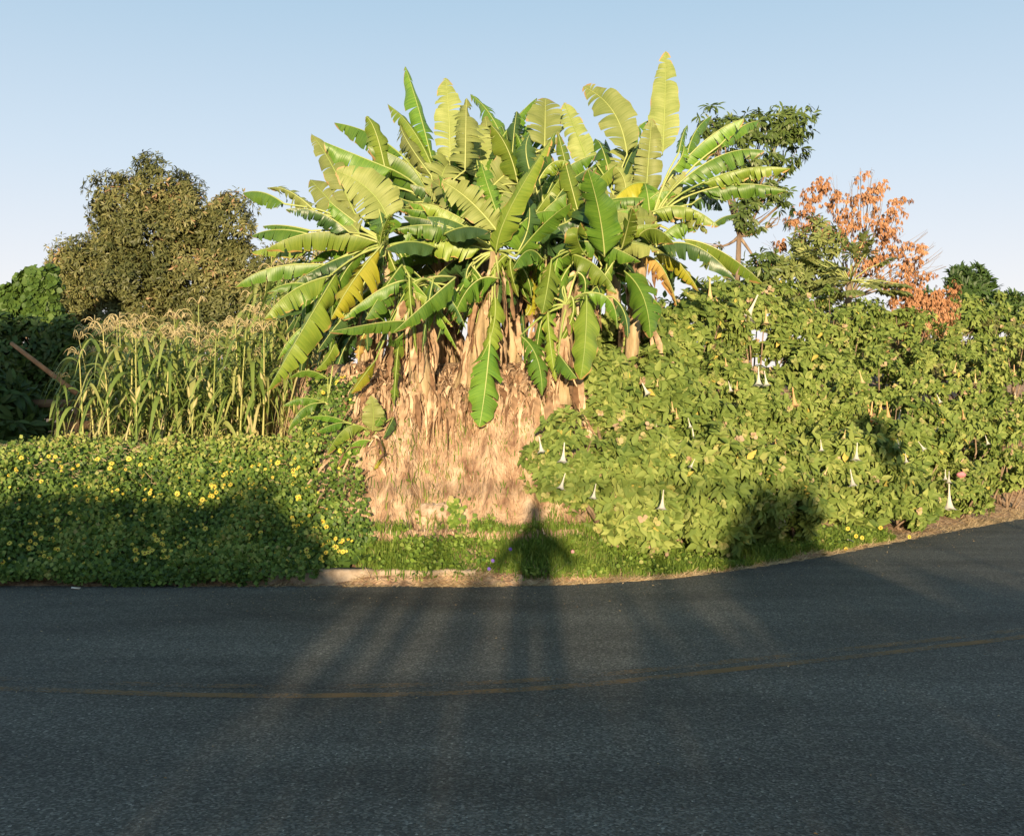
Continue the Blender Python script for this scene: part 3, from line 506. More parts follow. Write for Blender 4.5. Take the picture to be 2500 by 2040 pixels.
LV = [ # zone, base, mid, tip, half width, kind, layer (0 back, 1 middle, 2 front), plant, tear
 ('A',(1560,1000),(1450,560),(1335,190),100,'g',0,1,.15), ('A',(1670,920),(1660,560),(1635,275),98,'k',0,1,.5), ('A',(1540,950),(1390,660),(1205,470),72,'l',0,1,.3),
 ('A',(1530,1000),(1360,760),(1300,620),80,'k',0,1,.6), ('A',(2060,740),(1960,540),(1820,395),80,'g',0,3,.7), ('A',(1780,960),(1785,660),(1790,425),125,'k',1,1,.9),
 ('A',(1210,1080),(1130,720),(1045,560),85,'l',1,1,.2), ('A',(1320,860),(1080,690),(810,608),80,'g',0,1,.2), ('A',(960,1280),(790,920),(640,690),72,'k',0,0,.5),
 ('A',(1250,960),(980,850),(735,750),100,'g',1,1,.15), ('A',(1625,1225),(1390,940),(1060,780),125,'g',1,1,.15), ('A',(1210,1330),(1070,1110),(820,965),135,'k',1,0,.2),
 ('A',(1000,1430),(790,1200),(630,1030),92,'k',0,0,.3), ('A',(680,1280),(480,1120),(310,1092),75,'k',0,0,.9), ('A',(440,1210),(280,1125),(130,1130),62,'g',0,0,.3),
 ('A',(920,1420),(690,1270),(450,1250),62,'b',1,0,.8), ('A',(1040,1400),(870,1270),(770,1190),55,'g',1,0,.2), ('A',(640,1440),(390,1400),(190,1450),62,'g',0,0,.2),
 ('A',(640,1410),(440,1370),(280,1375),40,'g',0,0,.2), ('A',(1150,1500),(700,1420),(300,1550),92,'l',1,0,.15), ('A',(620,1560),(400,1530),(195,1570),50,'l',0,0,.2),
 ('A',(1610,1240),(1440,1215),(1250,1270),75,'k',1,1,.9), ('A',(1145,1540),(1170,1400),(1225,1290),70,'l',2,0,.8), ('A',(1500,1450),(1620,1300),(1830,1240),110,'g',2,1,.2),
 ('A',(1620,1435),(1790,1380),(1955,1412),60,'b',2,2,.0), ('A',(1570,1535),(1380,1490),(1190,1545),60,'b',2,0,.0), ('A',(2010,1340),(2060,1020),(2075,740),115,'k',1,3,.9),
 ('A',(1900,1100),(1850,900),(1800,760),70,'b',0,3,.3), ('A',(2000,1500),(1900,1250),(1820,1090),100,'b',1,2,.3), ('A',(1400,1200),(1270,1150),(1200,1060),60,'b',0,1,.2),
 ('A',(1930,960),(1950,780),(1930,560),80,'k',0,3,.7), ('A',(1500,1300),(1420,1380),(1350,1520),70,'l',1,1,.3), ('A',(1440,980),(1380,860),(1330,730),80,'k',0,1,.8),
 ('A',(1730,1230),(1600,1130),(1480,1110),60,'k',1,1,.6), ('A',(2100,1500),(1990,1300),(1990,1150),80,'b',1,2,.5),
 ('B',(1110,740),(1125,400),(1132,68),76,'k',0,6,.12), ('B',(880,740),(790,460),(595,298),95,'k',0,6,.4), ('B',(640,820),(545,580),(470,402),70,'k',0,4,.6),
 ('B',(345,700),(348,520),(350,372),92,'k',0,3,.1), ('B',(60,640),(190,470),(295,372),45,'g',0,3,.4), ('B',(420,720),(300,600),(190,545),68,'g',0,3,.2),
 ('B',(1000,1060),(1020,760),(1042,505),68,'k',1,6,.5), ('B',(850,760),(930,590),(1020,518),52,'g',0,6,.3), ('B',(1215,730),(1240,620),(1272,545),42,'g',0,7,.3),
 ('B',(1270,740),(1330,580),(1430,485),52,'g',0,7,.3), ('B',(1200,840),(1420,620),(1640,505),70,'g',1,7,.2), ('B',(1480,680),(1620,560),(1740,520),45,'g',0,7,.3),
 ('B',(1200,940),(1500,740),(1775,715),75,'g',1,7,.5), ('B',(1350,930),(1650,830),(1940,830),58,'l',1,7,1), ('B',(1350,980),(1640,930),(1925,975),60,'g',1,7,.6),
 ('B',(735,1400),(700,1120),(625,835),115,'g',2,5,.15), ('B',(595,1230),(520,950),(430,590),68,'l',1,4,.1), ('B',(30,1375),(120,1090),(390,640),75,'l',2,2,.05),
 ('B',(1015,930),(880,950),(735,1115),58,'y',2,6,.1), ('B',(1040,1110),(1260,1080),(1475,1205),62,'l',1,7,.7), ('B',(1100,1270),(1240,1180),(1330,1240),65,'g',1,7,.3),
 ('B',(1060,1350),(1320,1330),(1590,1560),62,'b',2,7,.3), ('B',(1240,1290),(1480,1360),(1765,1575),75,'l',1,7,.3), ('B',(960,1400),(1100,1460),(1205,1720),62,'o',1,7,.7),
 ('B',(1060,1390),(1200,1430),(1345,1625),60,'y',1,7,.5), ('B',(950,1270),(1060,1220),(1185,1315),62,'l',2,7,.4), ('B',(160,1400),(340,1190),(515,1055),52,'g',2,2,.1),
 ('B',(845,1350),(880,1220),(912,1090),52,'l',2,5,.2), ('B',(1440,1190),(1520,1140),(1610,1130),26,'g',0,7,.1), ('B',(370,1360),(375,1300),(390,1250),90,'b',2,4,.1),
 ('B',(700,1000),(620,900),(540,880),80,'g',1,4,.1), ('B',(870,1020),(860,900),(800,820),60,'k',1,6,.2), ('B',(760,880),(760,760),(740,640),70,'b',0,6,.3),
 ('B',(140,860),(240,760),(340,700),60,'b',0,3,.3), ('B',(310,900),(400,790),(500,790),50,'l',1,4,1), ('B',(60,1000),(80,830),(80,640),90,'k',0,3,.9),
 ('B',(150,1400),(240,1200),(230,1000),70,'b',1,2,.2), ('B',(1000,1200),(1130,1010),(1260,850),55,'k',1,7,.3), ('B',(1170,840),(1230,760),(1250,680),45,'g',1,7,.4),
 ('B',(480,1250),(460,1100),(380,1000),75,'b',1,4,.2), ('B',(620,1400),(560,1290),(580,1180),60,'l',2,5,.3), ('B',(330,1420),(240,1360),(140,1480),60,'g',2,2,.3),
 ('B',(450,1400),(520,1330),(560,1340),50,'b',2,4,.1), ('B',(950,1100),(1100,980),(1200,1000),55,'g',1,7,.2), ('B',(1300,1060),(1420,1010),(1500,1100),60,'b',0,7,.8),
 ('B',(680,800),(740,860),(700,1000),60,'k',0,6,.3), ('B',(1150,1120),(1280,1130),(1400,1250),55,'k',1,7,.3),
 ('C',(760,140),(340,165),(75,312),62,'g',1,0,.1), ('C',(950,60),(780,120),(590,220),55,'b',1,0,.3), ('C',(770,225),(490,340),(290,545),82,'l',2,0,.2),
 ('C',(830,190),(600,580),(312,1080),112,'l',2,0,.5), ('C',(1150,10),(950,260),(785,545),118,'y',2,0,.95), ('C',(1310,140),(1180,320),(1040,545),100,'g',2,8,.6),
 ('C',(1710,235),(1550,370),(1250,640),72,'g',2,8,.1), ('C',(2030,245),(1840,280),(1690,550),115,'g',2,2,.8), ('C',(900,320),(760,500),(615,730),48,'b',1,0,.2),
 ('C',(1020,430),(870,540),(685,785),60,'b',1,8,.2), ('C',(2000,360),(1990,600),(1900,830),85,'l',2,2,.5), ('C',(1965,700),(1930,1050),(1885,1345),105,'g',2,2,.05),
 ('C',(760,985),(610,925),(470,985),35,'g',1,10,.1), ('C',(1295,640),(1270,900),(1252,1185),62,'l',2,8,1), ('C',(1115,850),(1030,960),(935,1095),46,'y',2,8,.1),
 ('C',(1040,640),(1000,740),(990,860),40,'o',1,8,.6), ('C',(880,1300),(750,1262),(610,1275),28,'g',2,9,.1), ('C',(880,1310),(780,1330),(670,1385),32,'g',2,9,.1),
 ('C',(1045,1360),(900,1350),(755,1545),62,'l',2,9,.05), ('C',(1090,1450),(950,1465),(838,1642),66,'g',2,9,.02), ('C',(700,1165),(560,1220),(460,1392),36,'g',2,10,.1),
 ('C',(700,1150),(560,1130),(420,1192),32,'g',2,10,.2), ('C',(1160,1440),(1150,1560),(1098,1665),24,'y',2,9,.2), ('C',(1160,1215),(1150,1280),(1110,1340),32,'g',2,9,.0),
 ('C',(1250,1270),(1220,1330),(1170,1430),34,'b',2,9,.0), ('C',(1520,630),(1520,740),(1485,835),68,'b',1,2,.3), ('C',(1090,1380),(1100,1250),(1080,1110),60,'k',1,9,.2),
 ('C',(1350,560),(1150,570),(770,640),48,'g',2,8,.1), ('C',(1100,560),(1150,500),(1250,470),60,'g',1,8,.3), ('C',(740,300),(620,420),(570,500),40,'b',0,0,.3), ('C',(660,300),(480,280),(310,350),35,'g',1,0,.1),
 ('C',(820,700),(760,830),(670,920),45,'l',1,10,.3), ('C',(1850,640),(1830,700),(1840,760),40,'y',1,2,.1), ('C',(1400,560),(1260,700),(1230,640),40,'g',2,8,.2),
 ('D',(1290,190),(1430,380),(1482,685),112,'g',2,7,.15), ('D',(890,60),(1080,150),(1235,355),84,'l',2,5,.6), ('D',(748,105),(720,300),(680,505),78,'l',2,5,.1),
 ('D',(720,465),(740,720),(782,1005),58,'l',2,11,.7), ('D',(520,670),(640,830),(680,1112),102,'g',2,11,.5), ('D',(1010,370),(1000,700),(962,992),96,'l',2,11,.0),
 ('D',(1000,350),(1180,400),(1235,615),62,'g',1,11,.4), ('D',(1200,380),(1290,500),(1315,690),48,'b',1,11,.2), ('D',(800,800),(860,880),(940,985),62,'g',2,11,.1),
 ('D',(600,460),(610,300),(630,130),62,'y',1,4,.4), ('D',(450,380),(430,260),(400,190),60,'g',1,2,.2), ('D',(700,110),(580,70),(470,180),55,'g',2,4,.1),
 ('D',(1210,200),(1350,250),(1560,450),60,'g',1,7,.5), ('D',(1560,150),(1700,160),(1900,330),60,'g',0,7,.3), ('D',(560,520),(600,440),(590,380),50,'y',1,4,.3),
 ('D',(1050,340),(1090,310),(1120,410),45,'b',1,11,.2),
]
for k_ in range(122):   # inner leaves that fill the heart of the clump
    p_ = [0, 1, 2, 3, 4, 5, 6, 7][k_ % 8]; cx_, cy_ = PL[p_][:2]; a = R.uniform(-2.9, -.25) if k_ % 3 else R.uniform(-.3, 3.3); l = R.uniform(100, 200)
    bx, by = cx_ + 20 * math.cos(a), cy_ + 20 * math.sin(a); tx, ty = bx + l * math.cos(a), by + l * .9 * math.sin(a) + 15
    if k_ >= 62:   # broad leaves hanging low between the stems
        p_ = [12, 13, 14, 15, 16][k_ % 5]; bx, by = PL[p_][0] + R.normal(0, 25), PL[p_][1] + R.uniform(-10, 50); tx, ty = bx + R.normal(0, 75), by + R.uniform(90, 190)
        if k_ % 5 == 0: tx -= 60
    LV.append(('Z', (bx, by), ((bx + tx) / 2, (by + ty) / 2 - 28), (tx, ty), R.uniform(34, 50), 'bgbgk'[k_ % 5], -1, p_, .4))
for k_ in range(58):   # green leaves hanging in front of the brown skirts
    p_ = [0, 2, 4, 8, 11, 2, 8, 4, 5][k_ % 9]; bx, by = PL[p_][0] + R.normal(0, 38), min(PL[p_][1], 660) + R.uniform(0, 70); tx, ty = bx + R.normal(0, 70), by + R.uniform(80, 190)
    if bx < 960: tx -= 60
    LV.append(('Z', (bx, by), ((bx + tx) / 2 + R.normal(0, 14), (by + ty) / 2 - 16), (tx, ty), R.uniform(15, 26), 'glbgb'[k_ % 5], (1, -2, 1)[k_ % 3], p_, R.uniform(.2, .9)))
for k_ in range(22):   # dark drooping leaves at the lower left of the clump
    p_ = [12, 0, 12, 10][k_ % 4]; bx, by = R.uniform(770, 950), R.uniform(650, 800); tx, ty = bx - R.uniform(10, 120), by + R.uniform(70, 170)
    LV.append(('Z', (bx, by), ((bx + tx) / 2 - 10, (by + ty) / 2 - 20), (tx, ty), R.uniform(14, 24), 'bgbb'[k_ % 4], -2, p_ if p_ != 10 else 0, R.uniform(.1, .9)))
ZN['Z'] = (0, 0, 1.0)
for k_ in range(92):   # radial leaves through the body of the clump
    a = -math.pi * ((k_ * 37) % 92 + R.uniform(0, 1)) / 92; ca, sa = math.cos(a), math.sin(a); r0_ = R.uniform(.12, .42); r1_ = min(.86, r0_ + R.uniform(.28, .42))
    bx, by = 1245 + 500 * ca * r0_, 610 + 430 * sa * r0_; a2 = a + R.normal(0, .12); tx, ty = 1245 + 500 * math.cos(a2) * r1_, 610 + 430 * math.sin(a2) * r1_ + 12
    p_ = min(range(9), key=lambda q: (PL[q][0] - bx) ** 2 + (PL[q][1] - by) ** 2)
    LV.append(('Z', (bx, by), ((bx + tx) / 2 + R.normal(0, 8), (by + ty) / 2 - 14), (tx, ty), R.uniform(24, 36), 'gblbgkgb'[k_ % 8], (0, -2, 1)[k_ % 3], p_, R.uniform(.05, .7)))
def banana_leaf(B0, Mi, Tp, hw, face, fold, tear, crown):
    """blade built in strips either side of a curved rib; returns blade (V,Q,uv), rib points, radii"""
    ctrl = 2 * Mi - .5 * (B0 + Tp); n = 44
    u = np.linspace(0, 1, n + 1)[:, None]; rib = (1 - u) ** 2 * B0 + 2 * u * (1 - u) * ctrl + u ** 2 * Tp
    def at(uu): uu = uu[..., None]; return (1 - uu) ** 2 * B0 + 2 * uu * (1 - uu) * ctrl + uu ** 2 * Tp
    def tan(uu): uu = uu[..., None]; return nrm(2 * (1 - uu) * (ctrl - B0) + 2 * uu * (Tp - ctrl))
    Cv = nrm(np.array([0, 0, EYE]) - Mi); Nw = nrm((1 - face) * Cv + face * np.array([0, -.12, 1.0]))
    Vs, Qs, UV = [], [], []; nb = 0; J = 5
    ph = R.random() * 6
    for side in (-1, 1):
        cuts = [0.0]; 
        while cuts[-1] < 1:
            gap = R.exponential(.14 - .10 * tear) + .02 + .03 * (1 - tear)
            cuts.append(min(1.0, cuts[-1] + gap))
        if tear < .04: cuts = [0, .5, 1]
        f_side = fold * (1 + R.normal(0, .15))
        for a, b in zip(cuts[:-1], cuts[1:]):
            m_ = max(2, int(math.ceil((b - a) * 34)) + 1); uu = np.linspace(a, b, m_)
            hang = 0.0 if tear < .04 else abs(R.normal(0, .5 * tear)) ; gp = 0 if tear < .04 else R.uniform(.05, .45) * (.3 + .7 * tear); wj = 1 - abs(R.normal(0, .05 + .12 * tear))
            tw = R.normal(0, .25 * tear)
            vj = np.linspace(0, 1, J)[None]; U = np.repeat(uu[:, None], J, 1); uc = (a + b) / 2
            Ug = uc + (U - uc) * (1 - gp * np.repeat(vj, m_, 0) ** 1.6)
            wprof = (np.clip(U, 0, 1) ** .34) * (np.clip(1 - U, 0, 1) ** .66) / .520; wprof = np.where(U <= 0.001, .02, wprof); wprof = np.where(U >= .999, .015, wprof)
            w_ = hw * wprof * wj * (1 + .035 * np.sin(U * 34 + ph + side))
            sh = Ug + .055 * vj * (1 - U * .8)          # veins sweep toward the tip
            base = at(np.clip(sh, 0, 1.0)); T_ = tan(U); N_ = nrm(Nw - T_ * np.sum(T_ * Nw, -1, keepdims=True)); S_ = np.cross(T_, N_) * side
            ang = (f_side + hang * vj + .25 * vj + tw * (U - uc) * 8 + .10 * np.sin(U * 21 + ph) * vj)[..., None]
            Pn = base + (w_ * vj)[..., None] * (S_ * np.cos(ang) - N_ * np.sin(ang))
            Pn[..., 2] -= (w_ * vj ** 2) * .10
            Vs.append(Pn.reshape(-1, 3)); UV.append(np.stack([U, .5 + side * .5 * np.repeat(vj, m_, 0)], -1).reshape(-1, 2))
            i = (np.arange(m_ - 1)[:, None] * J + np.arange(J - 1)[None]).ravel(); q = np.stack([i, i + 1, i + J + 1, i + J], -1)
            if side < 0: q = q[:, ::-1]
            Qs.append(q + nb); nb += m_ * J
    pet = np.array([crown * (1 - t) + B0 * t + np.array([0, .10 * math.sin(math.pi * t), .10 * math.sin(math.pi * t)]) * np.linalg.norm(B0 - crown) for t in np.linspace(0, 1, 7)[:-1]])
    return np.vstack(Vs), np.vstack(Qs), np.vstack(UV), pet, rib
def k_fold(): return R.random() < .75
plants = []
for (cx_, cy_, Yc, bx_, lab) in PL:
    cr = P(cx_, cy_, Yc); bxx = (bx_ - CX) / F * Yc; bz = float(H(bxx, Yc)); small = cy_ > 900
    e = empty('banana_plant', (bxx, Yc, bz)); tag(e, lab, 'banana plant', 'banana plants on the earth mound')
    base = np.array([bxx, Yc, bz - .05]); t = np.linspace(0, 1, 14)[:, None]; mid = (base + cr) / 2 + np.array([R.normal(0, .06), 0, .1])
    pts = (1 - t) ** 2 * base + 2 * t * (1 - t) * mid + t ** 2 * cr; r0 = .035 if small else R.uniform(.10, .13)
    rad = r0 * (1.15 - .7 * t[:, 0]) * (1 + .05 * R.normal(size=14)); mb = MB(); mb.tube(pts, rad, 14); mb.build('pseudostem', M['stem'], e, smooth=True)
    if not small:
        sk = MB(); n = int(66 if Yc < 12.9 else 50)
        for q in range(n):          # skirt of dead sheaths round the stem
            tt_ = R.uniform(.12, .9); k = pts[int(tt_ * 13)]; a = R.uniform(0, 2 * math.pi); o_ = np.array([math.cos(a), math.sin(a), 0])
            sk.add(*ribbon(k + o_ * r0 * 1.0, o_ * .6 + np.array([0, 0, -.4]), R.uniform(.2, .65), R.uniform(.006, .045), 2.2))
        sk.build('dead_leaf_skirt', M['dry'], e)
    plants.append((e, cr))
for (zn, b, m_, t_, hw, kind, lay, pi, tear) in LV:
    tear = min(1, tear + .18) if tear > .04 else tear
    ox, oy, sc = ZN[zn]; e, cr = plants[pi]; Yc = cr[1]
    b, m_, t_ = [(ox + a[0] / sc, oy + a[1] / sc) for a in (b, m_, t_)]; hwp = hw / sc
    dx, dy = t_[0] - b[0], t_[1] - b[1]; horiz = abs(dx) / math.hypot(dx, dy)
    dep = {-1: (.1, .25, .5), -2: (.1, .1, .15), 0: (.15, .35, .6), 1: (-.05, -.10, -.15), 2: (-.2, -.45, -.75)}[lay]; small = pi in (9, 10)
    if small: dep = (-.05, -.14, -.2)
    if dy > 60 and lay == 2 and not small: dep = (-.3, -.5, -.6)
    j = R.normal(0, .12) if not small else 0
    B0, Mi, Tp = P(*b, Yc + dep[0] + j), P(*m_, Yc + dep[1] + j), P(*t_, Yc + dep[2] + j)
    if lay == -1: face = R.uniform(0, .6)
    else: face = np.clip(.15 + .55 * horiz + R.normal(0, .08), 0, .9)
    if kind == 'k': face *= .4
    fold = math.radians((24 + 22 * horiz if kind != 'k' else 30) + R.normal(0, 5)); 
    wreal = hwp / F * Yc / max(.62, math.cos(fold) if face < .5 else .8) * (1.26 if zn != 'Z' else 1.1)
    sgn = 1
    if kind == 'k' and dy < 0: fold = -fold * (1 if k_fold() else -.8)          # we look at the underside: halves fold towards us
    V, Q, uv, pet, rib = banana_leaf(B0, Mi, Tp, wreal, face, fold, tear, cr)
    lf = mesh_obj('leaf', V, [Q], M[kind], e, uv=uv, smooth=True)
    if kind == 'o': lf['label'] = 'dying orange leaf with brown torn edges'
    if kind == 'y': lf['label'] = 'yellowing leaf'
    rb = MB(); wr_ = .0085 if not small else .005
    full = np.vstack([pet, rib[::2]]); rr_ = np.concatenate([np.linspace(wr_ * 2.0, wr_ * 1.25, len(pet)), np.linspace(wr_ * 1.2, wr_ * .25, len(rib[::2]))])
    V, Q, T = tube(full, rr_, 6); V = V + nrm(np.array([0, 0, EYE]) - Mi) * .004
    mesh_obj('midrib', V, [Q, T], M['rib'], lf, rnd=np.full(len(V), R.random()), smooth=True)

# ---------------------------------------------------------------- trees and shrubs from clumps
def clumpset(blobs, Y, depth_scale=1.0):
    out = []
    for b in blobs:
        px, py, rx, ry = b[:4]; Yb = Y + (b[4] if len(b) > 4 else 0)
        rx, ry = rx * .9, ry * .9; out.append((P(px, py, Yb), np.array([rx / F * Yb, (rx + ry) / 2 / F * Yb * depth_scale, ry / F * Yb])))
    return out
def sample_clumps(cs, n, shell=.35, bias=1.0):
    vol = np.array([(r[0] * r[2]) for _, r in cs]); k = R.choice(len(cs), n, p=vol / vol.sum()); d = rvec(n)
    d[:, 1] = np.where((d[:, 1] > 0) & (R.random(n) < .45), -d[:, 1], d[:, 1])
    rad = (1 - shell * R.random(n) ** 1.5)[:, None]; rad = rad * (1 + .14 * fbm(d[:, 0:1] * 3 + k[:, None], d[:, 1:2] * 3, d[:, 2:3] * 3, 5, 3))
    c = np.array([q[0] for q in cs])[k]; r = np.array([q[1] for q in cs])[k]
    return c + d * r * rad, d, k
def subclumps(cs, n, shell, per, rs):
    m_ = max(3, n // per); c, o, _ = sample_clumps(cs, m_, shell); k = R.integers(0, m_, n); d = rvec(n); d = nrm(d + o[k] * .7)
    return c[k] + d * rs * (R.uniform(.6, 1.25, m_)[k] * (1 - .5 * R.random(n) ** 2))[:, None], nrm(d + o[k] * .3), k
def limbs(mb, base, cs, r0, wob=.12, sub=3, fk=.42):
    base = np.array(base, float); fork = base + (np.mean([c for c, _ in cs], 0) - base) * np.array([.25, .25, fk])
    mb.tube([base - [0, 0, .1], base * .6 + fork * .4 + R.normal(0, wob / 2, 3) * [1, 1, 0], fork], [r0, r0 * .8, r0 * .62], 9)
    for c, r in cs:
        t = np.linspace(0, 1, 6)[:, None]; m_ = (fork + c) / 2 + R.normal(0, wob, 3) + np.array([0, 0, -.1]); pts = (1 - t) ** 2 * fork + 2 * t * (1 - t) * m_ + t ** 2 * c
        mb.tube(pts, np.linspace(r0 * .45, r0 * .14, 6), 6)
        for q in range(sub):
            d = nrm(R.normal(size=3) + [0, 0, .4]); e_ = c + d * r * .8; mb.tube([pts[3], (pts[3] + e_) / 2 + R.normal(0, wob / 2, 3), e_], [r0 * .2, r0 * .13, r0 * .05], 5)
def tree(name, label, cat, blobs, Y, base_px, ground, n, size, kind, material, k=6, droop=.5, r0=.16,  group=None, shell=.4, spread=1.0, tone=.5, smooth=.2, barkm='bark', crown='crown', ds=1.0, wob=.12, per=20, rs=.22, fk=.42, face=-.4):
    cs = clumpset(blobs, Y, ds); bx = (base_px - CX) / F * Y; e = empty(name, (bx, Y, ground)); tag(e, label, cat, group)
    mb = MB(); limbs(mb, (bx, Y, ground), cs, r0, wob, fk=fk); mb.build('trunk', M[barkm], e, smooth=True)
    cen, out, kk = subclumps(cs, n, shell, per, rs); low = (cen[:, 2] > ground - .1) ; cen, out, kk = cen[low], out[low], kk[low]
    rn = np.clip(tone + smooth * fbm(cen[:, 0] * 1.2, cen[:, 1] * 1.2, cen[:, 2] * 1.2, 90, 3) + R.normal(0, .12, len(cen)), 0, 1)
    V, Q, r = rosettes(cen, out, k, size, droop, kind, spread, rn, face=face)
    mesh_obj(crown, V, [Q], M[material], e, rnd=r); return e, cs
tree('broadleaf_tree', 'large olive green tree with a pyramid shaped crown behind the corn', 'tree',
     [(395, 470, 70, 72), (300, 500, 60, 62), (470, 520, 75, 65), (560, 560, 70, 75), (390, 580, 110, 80), (270, 600, 60, 55), (230, 660, 70, 60), (180, 640, 38, 48), (330, 690, 110, 80), (480, 680, 110, 90), (600, 660, 60, 75), (160, 740, 60, 60), (290, 780, 110, 60), (440, 790, 110, 60), (570, 770, 90, 60), (650, 720, 60, 60), (680, 650, 40, 40), (240, 545, 18, 14), (160, 690, 35, 40)],
     26, 400, 1.3, 17000, .125, 'narrow', 'treeleaf', 7, .5, .28, shell=.6, per=44, rs=.42, smooth=.3, fk=.6, face=-.1)
tree('leafy_bush', 'small bright green bush with rounded leaves at the left edge behind the dark hedge', 'bush',
     [(95, 700, 40, 42), (60, 730, 34, 30), (125, 690, 26, 26), (15, 745, 42, 34), (80, 750, 60, 34), (65, 680, 12, 12)], 22, 70, 1.3, 1300, .12, 'round', 'bushbright', 5, .2, .1, per=14, rs=.13)
tree('dark_bush', 'dark shaded bush mass at the left edge above the wooden rails', 'bush',
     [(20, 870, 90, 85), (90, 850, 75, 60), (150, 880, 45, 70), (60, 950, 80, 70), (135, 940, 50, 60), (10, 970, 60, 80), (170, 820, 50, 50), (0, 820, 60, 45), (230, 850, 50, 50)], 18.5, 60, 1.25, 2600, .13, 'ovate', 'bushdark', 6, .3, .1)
tree('backdrop_bush', 'low olive bush line behind the corn', 'bush',
     [(260, 870, 90, 70), (400, 880, 100, 80), (540, 870, 100, 80), (680, 850, 100, 90), (800, 800, 90, 90), (720, 760, 60, 60)], 23, 480, 1.25, 2600, .17, 'narrow', 'treeleaf', 6, .4, .12)
tree('dark_grass_bush', 'dark tuft of long grassy leaves left of the wooden rails', 'bush',
     [(15, 1040, 50, 60), (-20, 1020, 60, 70), (40, 1070, 30, 40)], 14.5, 5, 1.2, 380, .26, 'narrow', 'bushdark', 7, .5, .02)
tree('slender_tree', 'slender tree with drooping dark green leaves and bare trunk behind the right bananas', 'tree',
     [(1860, 310, 60, 42), (1920, 300, 38, 36), (1830, 370, 75, 45), (1910, 380, 50, 50), (1770, 340, 50, 45), (1740, 300, 22, 22), (1880, 450, 75, 45), (1930, 470, 40, 50), (1850, 515, 55, 20), (1770, 430, 45, 40), (1900, 530, 60, 16), (1735, 600, 34, 16), (1850, 650, 40, 20)],
     21, 1792, 2.2, 620, .17, 'narrow', 'treeleaf2', 8, 1.0, .075, shell=.9, wob=.1, per=12, rs=.28, fk=.72)
for (lab, bl, bp, n) in [('leafless-branched shrub covered in withered orange leaves behind the papaya', [(2010, 450, 55, 45), (2060, 500, 75, 60), (1990, 540, 90, 60), (2120, 470, 45, 60), (2130, 420, 14, 16), (2155, 445, 16, 16), (2080, 440, 14, 14), (2150, 520, 60, 60), (2200, 530, 28, 40), (2100, 580, 90, 60), (1950, 580, 80, 50), (1900, 640, 40, 40), (1980, 640, 80, 50), (2080, 650, 90, 50), (2190, 600, 50, 50), (2250, 610, 40, 40), (2265, 567, 12, 12), (2280, 600, 12, 14), (2300, 615, 13, 16), (2310, 650, 12, 14), (2200, 500, 10, 10), (2190, 650, 50, 40), (2100, 410, 10, 12), (2130, 640, 60, 50), (1960, 500, 30, 30), (1880, 590, 30, 30), (2240, 640, 30, 30), (2000, 690, 80, 24)], 2060, 2000),
                         ('low mound of withered orange leaves at the right behind the trumpet shrubs', [(2240, 720, 60, 45), (2290, 740, 55, 45), (2220, 760, 55, 40), (2260, 790, 60, 36), (2200, 700, 40, 30), (2310, 700, 16, 26), (2240, 680, 14, 26), (2310, 770, 30, 30)], 2250, 1300)]:
    tree('withered_shrub', lab, 'shrub', bl, 22.5, bp, 2.6, n, .088, 'narrow', 'orange', 7, 2.2, .03, 'withered shrubs', shell=1.0, spread=.7, barkm='twig', crown='dead_leaves', wob=.15, tone=.5, per=14, rs=.17, fk=.5)
tree('dark_conifer', 'dark green bush with upright leafy tips at the far right skyline', 'bush',
     [(2340, 705, 45, 32), (2380, 720, 45, 34), (2320, 685, 14, 18), (2365, 680, 12, 22), (2430, 735, 36, 30), (2432, 715, 8, 16), (2480, 755, 34, 28), (2500, 770, 30, 30), (2300, 730, 40, 34), (2400, 770, 80, 40)], 27, 2400, 2.6, 900, .20, 'narrow', 'bushdark', 7, -.6, .1)
tree('leafy_bush', 'green feathery bush in front of the orange shrub left of the papaya', 'bush',
     [(1900, 665, 70, 30), (1840, 680, 60, 30), (1990, 600, 50, 50), (1960, 680, 70, 36)], 21.5, 1900, 2.5, 520, .16, 'narrow', 'papaya', 8, .3, .03, per=12, rs=.2)
tree('backdrop_bush', 'dark bush mass showing through behind the crest of the trumpet shrubs', 'bush',
     [(1700, 800, 80, 60), (1850, 800, 100, 70), (1990, 800, 100, 70), (2120, 820, 90, 60), (2250, 840, 100, 70), (2380, 830, 90, 60), (2500, 850, 90, 60), (1580, 800, 80, 70), (2150, 900, 300, 70), (2450, 880, 110, 60)], 24.5, 2050, 2.6, 3200, .19, 'narrow', 'treeleaf', 6, .4, .12)
